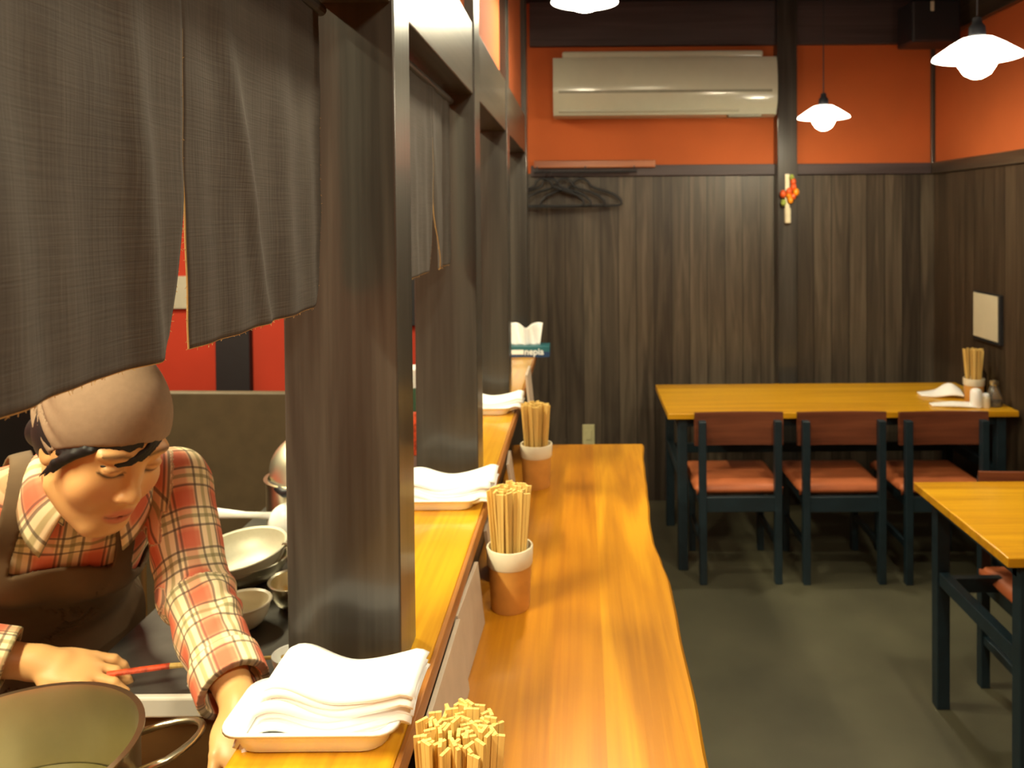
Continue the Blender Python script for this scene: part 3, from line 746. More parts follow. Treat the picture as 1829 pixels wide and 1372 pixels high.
MB().ball((.045, .02, .0), (.048, .04, .05), 20).build('ladle_bowl', 'white_plastic', t, smooth='all')
MB().tube([(.02, .015, .02), (-.05, 0, .028), (-.135, -.02, .042)], [.009, .008, .014], 10).build('handle', 'white_plastic', t, smooth='all')
t = thing('canister', (-.607, 2.92, WT), 'orange-red canister seen in the gap between the first two posts', 'canister')
MB().lathe([(.045, 0), (.047, .004), (.047, .15), (.044, .155)], n=28).build('canister_body', 'red_lacquer', t, smooth=True)
t = thing('tin', (-.607, 2.92, WT + .155), 'white and green tin stacked on the orange-red canister', 'tin')
MB().lathe([(.040, 0), (.041, .003), (.041, .10)], n=28).build('tin_body', 'tin_green', t, smooth=True)
MB().lathe([(.0415, .085), (.0425, .09), (.0425, .15), (.038, .155)], n=28).build('lid', 'white_plastic', t, smooth=True)
t = thing('small_cup', (-.548, 1.50, WT), 'small white cup half hidden by the nearest post', 'cup')
MB().lathe([(.020, 0), (.028, .004), (.035, .030), (.036, .038), (.033, .038), (.026, .008), (.001, .007)], n=32, cap1=False).build('cup_body', 'white_plastic', t, smooth=True)
t = thing('worktop_stand', (-1.115, 2.02, 0), 'upright steel pole with a clamp knob beside the worktop', 'pole')
MB().tube([(0, 0, 0), (0, 0, .885)], .015, 16).build('pole', 'steel', t, smooth=True)
MB().tube([(-.03, -.01, .86), (.10, .01, .87)], .004, 8).build('clamp_arm', 'steel', t, smooth=True)
MB().ball((-.032, -.012, .86), .011).build('knob', 'steel', t, smooth='all')
struct(MB().box((-1.62, 2.62, 0), (-.955, 2.66, 1.135), .004, rot=Matrix.Rotation(R(-3), 3, 'Z')).build('partition', 'kitchen_partition'))
t = thing('refrigerator', (-2.30, 2.15, 0), 'dark steel refrigerator behind the cook at the left edge', 'refrigerator')
MB().box((0, 0, 0), (.62, .6, 1.75), .01).build('cabinet', 'black_frame', t)
MB().box((.02, -.02, .08), (.60, 0, 1.0), .006).build('door', 'worktop_steel', t)
d = MB().box((.02, -.02, 1.02), (.60, 0, 1.70), .006).build('door', 'worktop_steel', t)
MB().tube([(.52, -.05, .35), (.52, -.05, .95)], .008, 8).build('handle', 'rail_steel', t)
MB().tube([(.52, -.05, 1.08), (.52, -.05, 1.5)], .008, 8).build('handle', 'rail_steel', t)
# chopsticks held by the cook, spoon
o = thing('cooking_chopstick', (-.86, 1.445, .882), 'long cooking chopstick with a red patterned end in the cook\'s hand', 'chopsticks')
MB().tube([(0, 0, 0), (.10, .025, .0005)], .0052, 8).build('patterned_end', 'red_lacquer', o, label='red patterned end')
MB().tube([(.10, .025, .0005), (.33, .083, -.012)], [.0050, .0028], 8).build('shaft', 'chopstick_wood', o)
o = thing('spoon', (-.70, 1.455, WT), 'small steel spoon on the worktop beside the chopstick tip', 'spoon')
MB().ball((0, 0, .006), (.022, .010, .005), 14).build('spoon_bowl', 'rail_steel', o, smooth='all')
MB().tube([(.018, .002, .006), (.12, .02, .008)], .0028, 6).build('handle', 'rail_steel', o)

# ------------------------------------------------------------------ the cook: signed-distance sculpting
class Field:
    """distance grid; shapes are blended in and one closed surface is drawn from it"""
    def __init__(s, lo, hi, h, cap=.05):
        s.o = np.array(lo, float); s.h = h; s.cap = cap
        s.n = np.ceil((np.array(hi) - s.o) / h).astype(int) + 1
        s.d = np.full(s.n, cap, np.float32)
    def sub(s, lo, hi, pad):
        a = np.maximum(0, np.floor((np.array(lo) - pad - s.o) / s.h).astype(int)); b = np.minimum(s.n, np.ceil((np.array(hi) + pad - s.o) / s.h).astype(int) + 1)
        if (b <= a).any(): return None, None
        g = [(s.o[i] + s.h * np.arange(a[i], b[i])).astype(np.float32) for i in range(3)]
        P = np.stack(np.meshgrid(*g, indexing='ij'), -1)
        return tuple(slice(x, y) for x, y in zip(a, b)), P
    def put(s, fn, lo, hi, k=.01, op='add'):
        sl, P = s.sub(lo, hi, s.cap * .7 + k)
        if sl is None: return
        e = fn(P); D = s.d[sl]
        if op == 'add':
            m = np.maximum(k - np.abs(D - e), 0) / k; s.d[sl] = np.minimum(D, e) - m * m * k * .25
        elif op == 'cut':
            e = -e; m = np.maximum(k - np.abs(D - e), 0) / k; s.d[sl] = np.maximum(D, e) + m * m * k * .25
        else:
            m = np.maximum(k - np.abs(D - e), 0) / k; s.d[sl] = np.maximum(D, e) + m * m * k * .25
    def mesh(s):
        d = s.d; o = s.o; h = s.h
        neg = d < 0
        c = np.zeros(np.array(d.shape) - 1, np.int8)
        for i in (0, 1):
            for j in (0, 1):
                for k in (0, 1): c += neg[i:i + c.shape[0], j:j + c.shape[1], k:k + c.shape[2]]
        I = np.argwhere((c > 0) & (c < 8)); idx = np.full(c.shape, -1, np.int64); idx[tuple(I.T)] = np.arange(len(I))
        acc = np.zeros((len(I), 3)); cnt = np.zeros(len(I))
        cor = [(i, j, k) for i in (0, 1) for j in (0, 1) for k in (0, 1)]
        for a in cor:
            for ax in range(3):
                if a[ax]: continue
                b = list(a); b[ax] = 1
                da = d[tuple((I + a).T)]; db = d[tuple((I + b).T)]
                mk = (da < 0) != (db < 0); t = np.where(mk, da / np.where(mk, da - db, 1), 0)
                p = np.tile(np.array(a, float), (len(I), 1)); p[:, ax] = t
                acc[mk] += p[mk]; cnt[mk] += 1
        V = (I + acc / cnt[:, None]) * h + o
        F = []
        for ax in range(3):
            sl0 = [slice(None)] * 3; sl1 = [slice(None)] * 3; sl0[ax] = slice(0, -1); sl1[ax] = slice(1, None)
            a = neg[tuple(sl0)]; b = neg[tuple(sl1)]
            E = np.argwhere(a != b); u, v = (ax + 1) % 3, (ax + 2) % 3
            ok = (E[:, u] > 0) & (E[:, v] > 0) & (E[:, u] < d.shape[u] - 1) & (E[:, v] < d.shape[v] - 1); E = E[ok]
            q = []
            for du, dv in ((1, 1), (0, 1), (0, 0), (1, 0)):
                e = E.copy(); e[:, u] -= du; e[:, v] -= dv; q.append(idx[tuple(e.T)])
            q = np.stack(q, 1); fl = ~a[tuple(E.T)]; q[fl] = q[fl][:, ::-1]; F.append(q)
        return V, np.concatenate(F)
def mesh_object(name, V, F, mat, parent, attr=None, data=None, smooth_iter=1, **props):
    # light relaxation keeps the form and removes grid steps
    for _ in range(smooth_iter):
        A = np.zeros_like(V); cn = np.zeros(len(V))
        for i in range(4):
            a, b = F[:, i], F[:, (i + 1) % 4]
            for k in range(3):
                A[:, k] += np.bincount(a, V[b, k], len(V)) + np.bincount(b, V[a, k], len(V))
            cn += np.bincount(a, minlength=len(V)) + np.bincount(b, minlength=len(V))
        V = V * .4 + .6 * A / np.maximum(cn, 1)[:, None]
    me = bpy.data.meshes.new(name); me.vertices.add(len(V)); me.vertices.foreach_set('co', V.astype(np.float32).ravel())
    me.loops.add(F.size); me.loops.foreach_set('vertex_index', F.astype(np.int32).ravel())
    me.polygons.add(len(F)); me.polygons.foreach_set('loop_start', np.arange(0, F.size, 4, dtype=np.int32))
    me.polygons.foreach_set('use_smooth', np.ones(len(F), bool))
    me.update(calc_edges=True)
    if attr == 'tint':
        at = me.attributes.new('tint', 'FLOAT_COLOR', 'POINT'); c = data(V); at.data.foreach_set('color', np.concatenate([c, np.ones((len(V), 1))], 1).astype(np.float32).ravel())
    if attr == 'plaid':
        at = me.attributes.new('plaid', 'FLOAT_VECTOR', 'POINT'); at.data.foreach_set('vector', data(V).astype(np.float32).ravel())
    me.materials.append(M[mat]); o = bpy.data.objects.new(name, me); C.objects.link(o); o.parent = parent
    for k, v in props.items(): o[k] = v
    return o
nl = np.linalg.norm
def un(v): v = np.array(v, float); return v / nl(v)
def ellip(c, r, B=np.eye(3)):
    """ellipsoid with axes = rows of B"""
    c = np.array(c, float); r = np.array(r, float); B = np.array(B, float)
    ext = np.abs(B.T @ np.diag(r)).sum(1)
    def f(P):
        q = (P - c.astype(np.float32)) @ B.T.astype(np.float32)
        k0 = nl(q / r, axis=-1); k1 = nl(q / (r * r), axis=-1)
        return (k0 * (k0 - 1) / np.maximum(k1, 1e-6)).astype(np.float32)
    return f, c - ext, c + ext
def cap(a, b, ra, rb):
    a = np.array(a, float); b = np.array(b, float); ab = b - a; l2 = ab @ ab
    def f(P):
        t = np.clip(((P - a) @ ab) / l2, 0, 1)
        return (nl(P - a - t[..., None] * ab, axis=-1) - (ra + (rb - ra) * t)).astype(np.float32)
    r = max(ra, rb); return f, np.minimum(a, b) - r, np.maximum(a, b) + r
def cutcap(a, b, ra, rb, ca=None, cb=None):
    """tapered limb cut flat at its ends"""
    f0, lo, hi = cap(a, b, ra, rb); a = np.array(a, float); b = np.array(b, float); u = un(b - a)
    def f(P):
        d = f0(P)
        if ca is not None: d = np.maximum(d, -((P - a) @ u) + ca)
        if cb is not None: d = np.maximum(d, ((P - b) @ u) - cb)
        return d.astype(np.float32)
    return f, lo, hi

# joints
SHL = np.array([-.812, 1.60, 1.175]); SHR = np.array([-1.115, 1.43, 1.190])
ELL = np.array([-.722, 1.49, 1.010]); WRL = np.array([-.548, 1.275, .925])
ELR = np.array([-1.175, 1.35, .985]); WRR = np.array([-.972, 1.425, .915])
HIP = np.array([-1.170, 1.74, .86])
Sx = un(SHL - SHR); MID = (SHL + SHR) / 2; MID[2] += .0
Tz = un(MID - HIP); Fy = un(np.cross(Tz, Sx)); Fy = Fy if Fy[1] < 0 else -Fy; Sx = un(np.cross(Fy, Tz)); Sx = Sx if Sx @ (SHL - SHR) > 0 else -Sx
TB = np.stack([Sx, Fy, Tz])
def tl(x, y, z): return MID + Sx * x + Fy * y + Tz * z
# head frame
HF = un([.800, -.455, -.390]); HU = np.array([.393, -.09, .915]); HU = un(HU - HF * (HU @ HF)); HL = un(np.cross(HU, HF))
HS = 1.13
HC = np.array([-.836, 1.400, 1.312])
HB = np.stack([HL, HF, HU])
def hl(x, y, z): return HC + (HL * x + HF * y + HU * z) * HS
def he(x, y, z, rx, ry, rz, rot=None):
    B = HB if rot is None else np.array(rot) @ HB
    return ellip(hl(x, y, z), np.array([rx, ry, rz]) * HS, B)
def hc(a, b, ra, rb): return cap(hl(*a), hl(*b), ra * HS, rb * HS)
def rotx(a): c, s = math.cos(a), math.sin(a); return [[1, 0, 0], [0, c, s], [0, -s, c]]
def rotz(a): c, s = math.cos(a), math.sin(a); return [[c, s, 0], [-s, c, 0], [0, 0, 1]]
NECK0 = MID + Tz * .035 + Fy * .01 + Sx * .022; NECK1 = hl(0, -.030, -.055)
legs = []
for sx in (-1, 1):
    h_ = HIP + Sx * .085 * sx; h_[2] = .80
    k_ = np.array([h_[0] + .02 * sx, h_[1] - .03, .44]); a_ = np.array([h_[0] + .03 * sx, h_[1] + .03, .07])
    legs.append((h_, k_, a_))
def torso(F, e, k=.03):
    F.put(*ellip(tl(0, .0, -.11), np.array([.150, .092, .17]) + e, TB), k=k)
    F.put(*ellip(tl(0, .004, -.30), np.array([.128, .088, .16]) + e, TB), k=k)
    F.put(*ellip(HIP, np.array([.155, .11, .12]) + e, TB), k=k)
    F.put(*cap(SHL - Sx * .01, SHR + Sx * .01, .050 + e, .050 + e), k=k)
    F.put(*cap(tl(.07, -.005, .01), NECK0 + Tz * .035, .035 + e, .040 + e), k=k); F.put(*cap(tl(-.07, -.005, .01), NECK0 + Tz * .035, .035 + e, .040 + e), k=k)
    for sx in (-1, 1): F.put(*ellip(tl(sx * .065, .065, -.13), np.array([.058, .045, .055]) + e * .8, TB), k=k)
def hand(F, wr, kn, dirs, normal, scale=1.0):
    """palm from wrist to knuckles; dirs: four finger polylines + thumb given as point lists"""
    wr, kn = np.array(wr), np.array(kn); u = un(kn - wr); n = un(np.array(normal) - u * (np.array(normal) @ u)); w = np.cross(u, n)
    ln = nl(kn - wr)
    F.put(*ellip((wr + kn) / 2 + u * .004, np.array([ln * .60, .040, .0165]) * np.array([1, scale, scale]), np.stack([u, w, n])), k=.012)
    F.put(*cap(wr, wr + u * ln * .35, .026, .024), k=.015)
    for i, pts in enumerate(dirs):
        r0 = (.0098 if i < 4 else .0115) * scale
        for j, (a, b) in enumerate(zip(pts, pts[1:])): F.put(*cap(a, b, r0 * (1 - .08 * j), r0 * (.93 - .08 * j)), k=.004)
    return u, w, n

body = Field((-1.45, 1.0, -.01), (-.40, 2.02, 1.60), .0034)
torso(body, -.004)
body.put(*cap(NECK0 - Tz * .04, NECK1, .060, .056), k=.03)
for a, b, c_ in ((SHL, ELL, WRL), (SHR, ELR, WRR)):
    body.put(*cap(a, b, .046, .039), k=.02); m_ = b + (c_ - b) * .3
    body.put(*cap(b, m_, .039, .040), k=.02); body.put(*cap(m_, c_, .040, .0265), k=.02)
for h_, k_, a_ in legs:
    body.put(*cap(h_, k_, .085, .055), k=.03); body.put(*cap(k_, (k_ + a_) / 2 + [0, .01, .05], .055, .052), k=.02); body.put(*cap((k_ + a_) / 2 + [0, .01, .05], a_, .052, .035), k=.02)
    body.put(*cap(a_ + [0, .02, -.035], a_ + [.02, -.15, -.04], .034, .028), k=.02)
# hands
def world_hand(wr, kn, normal, curl, spread, thumb_side, lens=(.078, .088, .083, .066), sc=1.08, thumb_dir=None):
    wr, kn = np.array(wr), np.array(kn); u = un(kn - wr); n = np.array(normal, float); n = un(n - u * (n @ u)); w = np.cross(u, n) * thumb_side
    D = []
    for i in range(4):
        off = w * (.030 - .020 * i) * sc; p = kn + off - u * .006 - u * (.004 * abs(i - 1)); d = un(u + w * (.10 - .07 * i) * spread)
        pts = [p - d * .02]; L_ = lens[i] * sc; ang = 0
        pts.append(p.copy())
        for s_, c__ in ((.45, curl[0]), (.31, curl[1]), (.24, curl[2])):
            ang += c__; dd = d * math.cos(ang) - n * math.sin(ang); p = p + dd * L_ * s_; pts.append(p.copy())
        D.append(pts)
    t0 = wr + u * .022 + w * .026 - n * .004
    td = un(u * .75 + w * .62 - n * .35) if thumb_dir is None else un(np.array(thumb_dir))
    t1 = t0 + td * .042 * sc; t2 = t1 + un(td + u * .5 - n * .1) * .032 * sc; t3 = t2 + un(u - w * .25 - n * .25) * .026 * sc
    D.append([t0, t1, t2, t3]); return D
KNR = WRR + np.array([.090, .020, -.028])
DR = world_hand(WRR, KNR, (0, -.25, 1), (.10, .50, .35), 1.3, 1)
hand(body, WRR, KNR, DR, (0, -.25, 1), 1.08)
KNL = WRL + np.array([.030, -.078, -.032])
DL = world_hand(WRL, KNL, (.1, -.1, 1), (.4, .7, .5), 1, -1)
hand(body, WRL, KNL, DL, (.1, -.1, 1), 1.08)
# head
body.put(*he(0, -.012, .040, .076, .094, .088), k=.01)
body.put(*he(0, .022, -.015, .066, .072, .085), k=.03)
body.put(*he(0, .034, -.062, .050, .052, .052), k=.025)
body.put(*he(0, .066, -.098, .024, .020, .018), k=.022)
body.put(*hc((.046, .000, -.060), (.020, .062, -.096), .018, .016), k=.02); body.put(*hc((-.046, .000, -.060), (-.020, .062, -.096), .018, .016), k=.02)
for sx in (-1, 1):
    body.put(*he(sx * .040, .058, -.030, .026, .024, .028), k=.02)
    body.put(*he(sx * .030, .072, .030, .026, .018, .010), k=.015)
    body.put(*he(sx * .031, .098, .008, .017, .014, .011), k=.012, op='cut')
    body.put(*he(sx * .0315, .0775, .006, .0135, .0125, .0125), k=.003)
    body.put(*he(sx * .0315, .080, .0085, .0155, .0120, .0095, rotx(.35)), k=.003)
    body.put(*he(sx * .070, -.012, -.006, .007, .016, .026, rotz(sx * .2)), k=.006)
    body.put(*he(sx * .077, -.008, -.004, .004, .009, .015, rotz(sx * .2)), k=.004, op='cut')
body.put(*hc((0, .078, .020), (0, .100, -.024), .0085, .0100), k=.012)
body.put(*he(0, .104, -.032, .0115, .0115, .0095), k=.010)
for sx in (-1, 1): body.put(*he(sx * .0125, .094, -.036, .0085, .0100, .0075), k=.006)
for sx in (-1, 1): body.put(*he(sx * .006, .100, -.0425, .0035, .005, .003), k=.002, op='cut')
body.put(*he(0, .076, -.066, .028, .018, .022), k=.015)
body.put(*he(0, .0905, -.0625, .021, .0085, .0062), k=.004)
body.put(*he(0, .0895, -.0745, .0185, .0085, .0072), k=.004)
body.put(*he(0, .100, -.0685, .022, .009, .0013), k=.0015, op='cut')
V, Fc = body.mesh()
def skin_tint(V):
    q = (V - HC) @ HB.T / HS
    base = np.array([.74, .42, .17]); c = np.tile(base, (len(V), 1))
    def blot(m, col, k):
        m = np.clip(m, 0, 1)[:, None] * k; c[:] = c * (1 - m) + np.array(col) * m
    x, y, z = q.T; ax = np.abs(x)
    head = nl(q, axis=1) < .16
    blot(head * np.exp(-((ax - .038) / .022) ** 2 - ((z + .032) / .02) ** 2) * (y > .04), [.74, .30, .14], .5)
    lip = head * (y > .078) * (1 / (1 + np.exp((((x / .0235) ** 2 + ((z + .0685) / (.0125)) ** 2) - 1) * 6)))
    blot(lip, [.62, .17, .10], .85)
    blot(head * (y > .06) * np.exp(-((z + .0685) / .0016) ** 2) * (ax < .022), [.16, .045, .03], .8)
    xe = ax - .0315
    lash = head * (y > .06) * (np.abs(xe) < .016) * np.exp(-((z - (-.0005 + 14 * xe * xe)) / .0030) ** 2)
    blot(lash, [.012, .008, .008], .95)
    brow = head * (y > .05) * (np.abs(ax - .033) < .020) * np.exp(-((z - (.0335 - 9 * (ax - .036) ** 2)) / .0032) ** 2)
    blot(brow, [.03, .018, .012], .8)
    blot(head * (y > .07) * np.exp(-((z - .011 - 6 * -xe * xe) / .0016) ** 2) * (np.abs(xe) < .014), [.30, .12, .05], .6)
    blot(head * (y > .085) * (ax < .012) * np.exp(-((z + .0435) / .0022) ** 2) * np.exp(-((ax - .006) / .003) ** 2), [.12, .04, .02], .8)
    for D in (DR, DL):
        for pts in D:
            dd = nl(V - pts[-1], axis=1); blot(np.exp(-(dd / .012) ** 2), [.74, .36, .20], .4)
    return c
cook = thing('person', (HIP[0], HIP[1], 0), 'person in a plaid shirt, brown apron and brown headscarf leaning over the kitchen worktop', 'person')
off = np.array([HIP[0], HIP[1], 0])
mesh_object('body', V - off, Fc, 'skin', cook, 'tint', lambda v: skin_tint(v + off), 1)

# headscarf: shell over the skull above a slanting rim
def scarf_field():
    F = Field(HC - .26, HC + .26, .0032)
    F.put(*he(0, -.016, .044, .0885, .106, .097), k=.01)
    F.put(*he(0, -.050, .066, .074, .082, .080), k=.03)
    F.put(*he(.0, -.098, .030, .040, .034, .040), k=.03)
    n = un(HU * 1.0 + HF * -.34); p0 = hl(0, .085, .052)
    sl, P = F.sub(HC - .26, HC + .26, 0)
    q = ((P - HC.astype(np.float32)) @ HB.T.astype(np.float32)) / HS
    x, y, z = q[..., 0], q[..., 1], q[..., 2]
    # soft creases running up to the back on both sides
    w = np.zeros_like(x)
    for a0, b0, amp, wd in ((.30, .010, .0050, .007), (.42, -.012, .0045, .006), (.22, .034, .0035, .008), (.36, -.034, .0045, .006), (.15, .060, .0025, .010)):
        w += amp * np.exp(-((z - (b0 - (y + .01) * a0 * 1.6)) / wd) ** 2) * np.clip((.035 - y) / .07, 0, 1)
    F.d[sl] += w * 1.9 + .0012 * np.sin(70 * z + 38 * y)
    # rim surface: curved plane, low at the nape and ears, high over the brow
    rim = z - (.044 + .70 * (y - .08) + .25 * np.maximum(0, np.abs(x) - .03) * (y > 0))
    F.d[sl] = np.maximum(F.d[sl], -rim * HS)
    # hollow
    inner = Field(HC - .26, HC + .26, .0032); inner.put(*he(0, -.014, .040, .0800, .0965, .0890), k=.01); inner.put(*he(0, -.050, .060, .064, .072, .070), k=.03)
    m = -(inner.d[sl]); F.d[sl] = np.maximum(F.d[sl], m)
    return F.mesh()
V, Fc = scarf_field(); mesh_object('headscarf', V - off, Fc, 'scarf_cloth', cook, label='brown cloth headscarf')
# hair: under the scarf at the nape, temples and a swept fringe
lo_, hi_ = HC - .19, HC + .19
F = Field(lo_, hi_, .0023); F.put(*he(0, -.030, .010, .0800, .082, .075), k=.01); F.put(*he(-.012, -.098, -.028, .042, .030, .034), k=.02)
sl, P = F.sub(lo_, hi_, 0); q = ((P - HC.astype(np.float32)) @ HB.T.astype(np.float32)) / HS
x, y, z = q[..., 0], q[..., 1], q[..., 2]
F.d[sl] = np.maximum(F.d[sl], (y - .004 - .5 * z) * HS); F.d[sl] = np.maximum(F.d[sl], (-.066 - z) * HS)
G = Field(lo_, hi_, .0023); G.put(*he(0, -.012, .040, .0810, .1005, .0925), k=.006); G.put(*he(0, .020, -.010, .0720, .0790, .088), k=.02)
shell = np.maximum(G.d[sl], -(G.d[sl] + .0075))
ax_, az_, bx_, bz_ = .040, .062, -.046, .013
ln_ = math.hypot(bx_ - ax_, bz_ - az_); tx_, tz_ = (bx_ - ax_) / ln_, (bz_ - az_) / ln_
t_ = np.clip(((x - ax_) * tx_ + (z - az_) * tz_) / ln_, 0, 1); pd = (x - ax_) * -tz_ + (z - az_) * tx_ - .007 * np.sin(math.pi * t_)
ld = np.hypot(pd, np.maximum(0, np.abs(((x - ax_) * tx_ + (z - az_) * tz_) / ln_ - .5) - .5) * ln_)
mask = ld - (.0100 * (1 - t_) ** .65 + .0008 + .0008 * np.sin(t_ * 40))
rim_ = z - (.044 + .70 * (y - .08) + .25 * np.maximum(0, np.abs(x) - .03) * (y > 0))
band = np.maximum(-(rim_ + .0085 + .003 * np.sin(x * 260)), x - .000); band = np.maximum(band, -(y - .0))
band2 = np.maximum(-(rim_ + .006 + .002 * np.sin(x * 300)), .050 - x); band2 = np.maximum(band2, -y)
strand = .0009 * np.sin(pd * 2600) * (ld < .02) + .0006 * np.sin(rim_ * 1900 + x * 300)
fr = np.maximum(shell + strand, np.minimum(mask, np.minimum(band, band2))) * HS
fr = np.maximum(fr, -(y - .01))
F.d[sl] = np.minimum(F.d[sl], fr)
for (a, b, c_, r_) in [((-.066, .056, .034), (-.076, .032, .006), (-.079, .012, -.034), .0042), ((-.060, .064, .034), (-.073, .042, .010), (-.077, .024, -.022), .0038), ((-.072, .044, .020), (-.079, .020, -.006), (-.080, .002, -.040), .0042), ((.066, .045, .040), (.076, .022, .010), (.077, .012, -.03), .0050)]:
    F.put(*hc(a, b, r_, r_ * .85), k=.008); F.put(*hc(b, c_, r_ * .85, r_ * .30), k=.006)
V, Fc = F.mesh(); mesh_object('hair', V - off, Fc, 'hair', cook, label='short black hair showing below the headscarf')

# shirt
SE = .013
F = Field((-1.45, 1.05, .70), (-.45, 2.02, 1.42), .0034)
torso(F, SE)
F.put(*cap(SHL, ELL, .066, .060), k=.03)
CUL = ELL + (WRL - ELL) * .80; CUR = ELR + (WRR - ELR) * .72
F.put(*cutcap(ELL, CUL, .061, .050, cb=0), k=.02)
F.put(*cap(SHR, ELR, .064, .058), k=.03); F.put(*cutcap(ELR, CUR, .058, .046, cb=0), k=.02)
sl, P = F.sub((-1.45, 1.05, .70), (-.45, 2.02, 1.42), 0)
x, y, z = P[..., 0], P[..., 1], P[..., 2]
# cloth creases across the sleeves and body
uL = un(WRL - ELL)
s_ = (P - ELL.astype(np.float32)) @ uL.astype(np.float32)
F.d[sl] += .0032 * np.sin(s_ * 62 + 5 * np.sin(x * 30) + y * 25) * np.exp(-((s_ - .02) / .13) ** 2) + .0022 * np.sin(x * 48 + z * 70 + 3 * np.sin(y * 22)) + .0012 * np.sin(y * 95 - z * 60)
# rolled cuffs
for c_, u_, r_ in ((CUL, un(WRL - ELL), .050), (CUR, un(WRR - ELR), .046)):
    F.put(*cutcap(c_ - u_ * .038, c_ + u_ * .022, r_ + .008, r_ + .007, ca=0, cb=0), k=.006)
    F.put(*cutcap(c_ - u_ * .0, c_ + u_ * .035, r_ - .006, r_ - .008, cb=0), k=.004, op='cut')
# open neckline
F.put(*cap(NECK0 + Tz * .10 + Fy * .0, NECK0 + Tz * .03 + Fy * .015, .062, .056), k=.01, op='cut')
F.put(*cap(NECK0 + Tz * .07 + Fy * .05, NECK0 - Tz * .045 + Fy * .095, .030, .018), k=.01, op='cut')
lowcut = HIP + Tz * .0
V, Fc = F.mesh()
def plaid_co(V):
    V = V + off
    out = np.zeros_like(V); best = np.full(len(V), 1e9)
    def seg(a, b, r, base, ref):
        nonlocal out, best
        u = un(b - a); L_ = nl(b - a); t = np.clip((V - a) @ u, 0, L_); d = nl(V - a - t[:, None] * u, axis=1) - r
        e1 = un(ref - u * (ref @ u)); e2 = np.cross(u, e1); w = V - a
        an = np.arctan2(w @ e2, w @ e1)
        m = d < best; best[m] = d[m]; out[m] = np.stack([an * .062, base + (V - a) @ u, an * 0], 1)[m]
    q = (V - MID) @ TB.T
    out[:] = np.stack([q[:, 0] + .02, -q[:, 2], q[:, 0] * 0], 1); best[:] = np.where(np.abs(q[:, 0]) < .165, 0.0, .03) + np.maximum(0, np.abs(q[:, 0]) - .15) * 2
    cam_d = np.array([.45, -.85, .2])
    seg(SHL, ELL, .064, 0, cam_d); seg(ELL, WRL, .058, nl(ELL - SHL), cam_d)
    seg(SHR, ELR, .064, 0, cam_d); seg(ELR, WRR, .056, nl(ELR - SHR), cam_d)
    return out
mesh_object('shirt', V - off, Fc, 'plaid_cloth', cook, 'plaid', plaid_co, 1, label='red and cream plaid shirt with rolled cuffs')
# collar: folded band around the neck, open at the front
def collar():
    cn = NECK0 + Tz * .045 + Fy * .008
    nu, nv = 60, 14; V = []; UV = []
    for i in range(nu + 1):
        u = i / nu; a = R(28) + (2 * math.pi - R(56)) * u           # angle from the front
        dr = Fy * math.cos(a) + Sx * math.sin(a)
        fr = max(0, math.cos(a)) ** 2
        for j in range(nv + 1):
            v = j / nv
            if v < .4:
                k = v / .4; r_ = .071 + .006 * k; zz = -.022 - .035 * fr + (.052 + .010 * fr) * k
            else:
                k = (v - .4) / .6; r_ = .077 + .010 * math.sin(min(1, k * 3) * 1.57) + .020 * k + .022 * fr * k; zz = .030 - .025 * fr + .006 * math.sin(k * 3.14) - (.050 + .030 * fr) * k
            p = cn + dr * r_ + Tz * zz + (Sx * math.sin(a) * .012 * fr * k if v >= .4 else 0)
            V.append(p); UV.append((a * .075, v * .10, 0))
    V = np.array(V); F = []
    for i in range(nu):
        for j in range(nv):
            q = i * (nv + 1) + j; F.append((q, q + nv + 1, q + nv + 2, q + 1))
    o = mesh_object('collar', V - off, np.array(F), 'plaid_cloth', cook, 'plaid', lambda v: np.array(UV), 0, label='plaid shirt collar')
    so = o.modifiers.new('thickness', 'SOLIDIFY'); so.thickness = .003
collar()
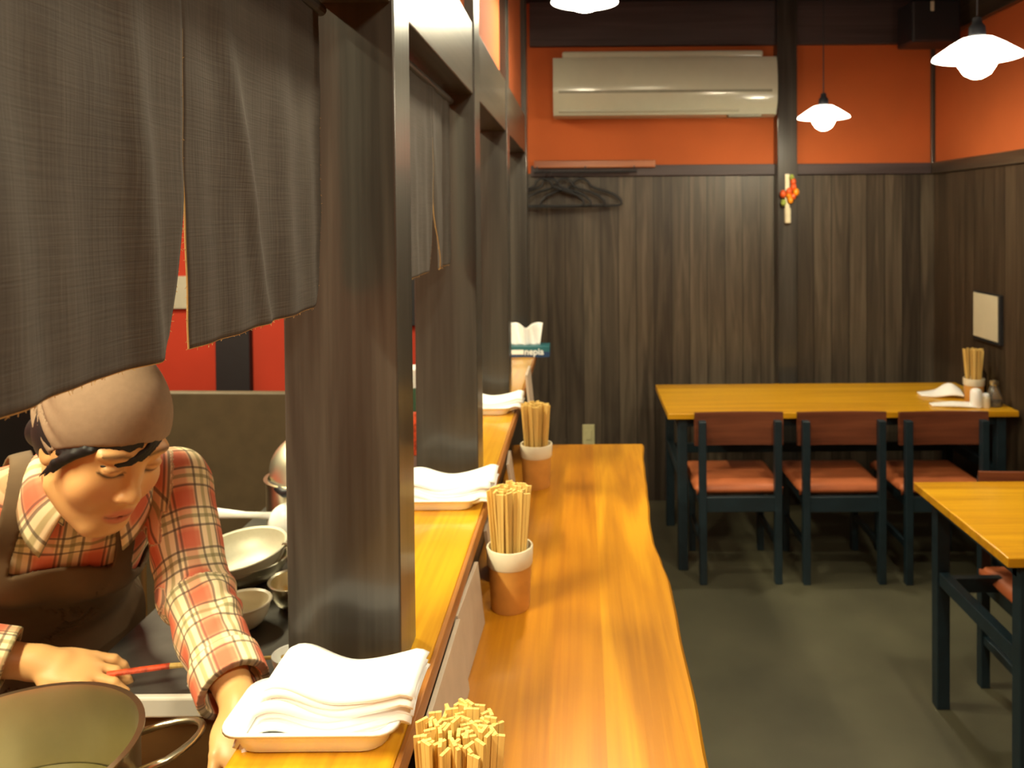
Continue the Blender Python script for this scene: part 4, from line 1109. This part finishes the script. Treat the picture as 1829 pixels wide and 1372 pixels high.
# apron: shell over the chest and hips, cut to a bib, with straps
F = Field((-1.45, 1.2, .35), (-.70, 2.02, 1.42), .0038)
torso(F, SE + .013)
I_ = Field((-1.45, 1.2, .35), (-.70, 2.02, 1.42), .0038); torso(I_, SE + .007)
for h_, k_, a_ in legs: I_.put(*cap(h_ + [0, -.02, 0], k_ + [0, -.02, .0], .108, .093), k=.04)
F.d = np.maximum(I_.d - .007, -I_.d)
sl, P = F.sub((-1.45, 1.2, .35), (-.70, 2.02, 1.42), 0)
q = (P - MID.astype(np.float32)) @ TB.T.astype(np.float32); x, y, z = q[..., 0], q[..., 1], q[..., 2]
F.d = F.d + .0012 * np.sin(x * 40 + z * 18 + 2 * np.sin(z * 30)) * np.clip((-z - .05) / .2, 0, 1)
top = -.060 - 2.2 * x * x
half = np.where(z > -.24, .118 + .10 * np.clip((-.10 - z) / .14, 0, 1), .25)
reg = np.maximum(np.abs(x) - half, z - top); reg = np.maximum(reg, -y - .01 - .07 * np.clip((-.12 - z) / .12, 0, 1))
strap = np.maximum(np.abs(np.abs(x) - (.098 - .10 * np.clip(z + .05, 0, .2))) - .017, -.12 - z); strap = np.maximum(strap, -y - .09)
F.d = np.maximum(F.d, np.minimum(reg, strap))
F.d = np.maximum(F.d, .42 - P[..., 2])
V, Fc = F.mesh(); mesh_object('apron', V - off, Fc, 'apron_cloth', cook, label='brown bib apron')
# trousers and shoes
F = Field((-1.45, 1.5, .05), (-.80, 2.02, .95), .006)
F.put(*ellip(HIP - [0, 0, .05], (.146, .104, .09), TB), k=.03)
for h_, k_, a_ in legs: F.put(*cap(h_, k_, .098, .072), k=.04); F.put(*cutcap(k_, a_, .072, .062, cb=-.0), k=.02)
V, Fc = F.mesh(); mesh_object('trousers', V - off, Fc, 'trousers_cloth', cook)
for h_, k_, a_ in legs:
    F = Field(a_ - [.12, .26, .075], a_ + [.12, .12, .09], .005)
    F.put(*cap(a_ + [0, .02, -.028], a_ + [.02, -.16, -.036], .045, .038), k=.02); F.put(*cap(a_, a_ + [0, .01, .03], .046, .046), k=.02)
    F.d[:, :, :] = np.maximum(F.d, (.002 - (F.o[2] + F.h * np.arange(F.n[2])))[None, None, :])
    V, Fc = F.mesh(); mesh_object('shoe', V - off, Fc, 'black_frame', cook)
